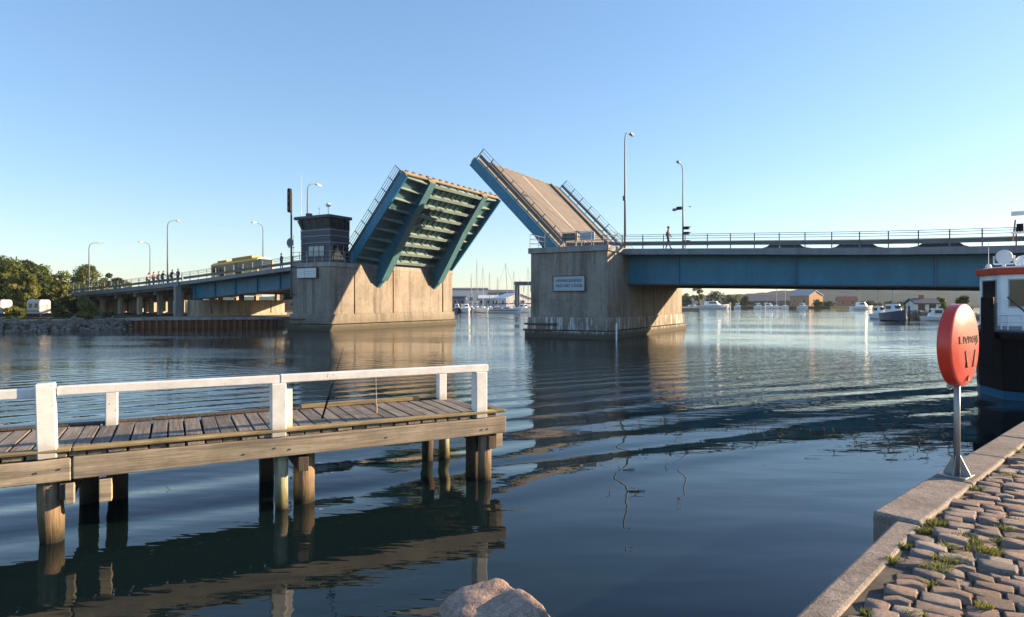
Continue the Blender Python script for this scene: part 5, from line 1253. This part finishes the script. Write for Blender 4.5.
for k, (xp, Y, mh) in enumerate([(471,186,11),(476.5,188,15),(489,190,11.5),(497,189,10),(513,190,12),(519,192,9.5),(527,190,13),(530.5,185,10.5)]):
    boat(('first','second','third','fourth','fifth','sixth','seventh','eighth')[k]+' mast from the left in the row of sailing boats behind the front yachts', xp, Y-4, 8, -80+k*3, 'sail', 'white_boat' if k%3 else 'grey_boat', mast=mh, group='rear row of the marina')
boat('long white motor yacht right of the bascule pier', 713, 262, 15, 8, 'motor', mast=3, fb=1.4, group='boats along the far shore')
boat('white sailing boat at the edge of the bascule pier', 691, 268, 10, 5, 'sail', mast=11, group='boats along the far shore')
for k, (xp, Y, L_, hd, kd, mh) in enumerate([(738,262,5.5,-85,'motor',3),(758.5,258,6.5,-88,'motor',5),(776,262,6,-85,'sail',9.5),(784.5,258,6,-80,'sail',13.5),(769,268,7,-40,'motor',2),(803,275,6,-70,'motor',2)]):
    boat(('small white boat right of the white yacht','white boat midway between yacht and ochre building','sailing boat with the shorter mast before the warehouse','sailing boat with the taller mast before the warehouse','low boat between the midway boat and the sailing boats','small boat at the foot of the ochre building')[k], xp, Y, L_, hd, kd, mast=mh, group='boats along the far shore')
boat('white fishing boat below the pale hill', 862, 235, 9, 10, 'motor', mast=5, fb=1.1, group='boats along the far shore')
b1 = boat('navy hulled motor boat with white cabin beside the breakwater', 894.5, 96, 7.0, -98, 'motor', 'navy', mast=3.2, fb=1.15, group='boats by the breakwater')
boat('small white boat left of the navy hulled one', 879.5, 106, 5.0, -95, 'motor', mast=3.0, fb=.8, group='boats by the breakwater')
boat('small open white boat moored right of the breakwater stones', 935, 97, 4.6, 176, 'motor', mast=.5, fb=.5, group='boats by the breakwater')
# breakwater stones
def bw_stones():
    rr = random.Random(31); mb = MB(); bm = bmesh.new(); bmesh.ops.create_icosphere(bm, subdivisions=1, radius=1)
    vs = [v.co.copy()*(1+rr.uniform(-.25,.15)) for v in bm.verts]; fs = [tuple(x.index for x in f.verts) for f in bm.faces]; bm.free()
    for i in range(620):
        k = rr.random(); Y = 107-7*k+rr.uniform(-1.2,2.5); xp = 909+ (1000-909)*k; s_ = rr.uniform(.2,.55); rot = Matrix.Rotation(rr.uniform(0,6.3),3,'Z') @ Matrix.Rotation(rr.uniform(0,6.3),3,'Y')
        mb.add([(rot@v)*s_+Vector((px(xp,Y),Y,rr.uniform(0,.9)*(1.3 if xp < 950 else .8))) for v in vs], fs)
    o = mb.build('breakwater_stones', M['riprap'], fix=False); tag(o, 'dark breakwater stones in front of the small white house', 'stones'); kind(o, 'stuff')
bw_stones()
# mooring posts along the far shore
pmesh = MB().tube([(0,0,-2),(0,0,2.2)], .16, 6).mesh('mooring_post', M['pile_dark'])
pw = MB().tube([(0,0,-2),(0,0,2.6)], .3, 6).mesh('mooring_post', M['white'])
for k, xp in enumerate((730,747,765,793,812,905,909)):
    Y = 250 if xp < 900 else 99
    o = link('mooring_post', pmesh if k not in (0,2) else pw, None, (px(xp,Y),Y,0)); tag(o, ('first','second','third','fourth','fifth','sixth','seventh')[k]+' mooring post from the left along the far shore', 'mooring post', 'mooring posts in the harbour')

# ---------------------------------------------------------------- air
hz = bpy.data.materials.new('haze_air'); hz.use_nodes = True; ht = hz.node_tree; ht.nodes.remove(ht.nodes['Principled BSDF'])
pvn = ht.nodes.new('ShaderNodeVolumePrincipled'); pvn.inputs['Color'].default_value = (.8,.9,1,1); pvn.inputs['Density'].default_value = .00013; pvn.inputs['Anisotropy'].default_value = 0
ht.links.new(pvn.outputs[0], ht.nodes['Material Output'].inputs['Volume'])
o = MB().box(-3100,3100,-120,2700,-4,60).build('haze', hz); kind(o, 'stuff'); tag(o, 'thin pale haze over the whole harbour', 'haze')
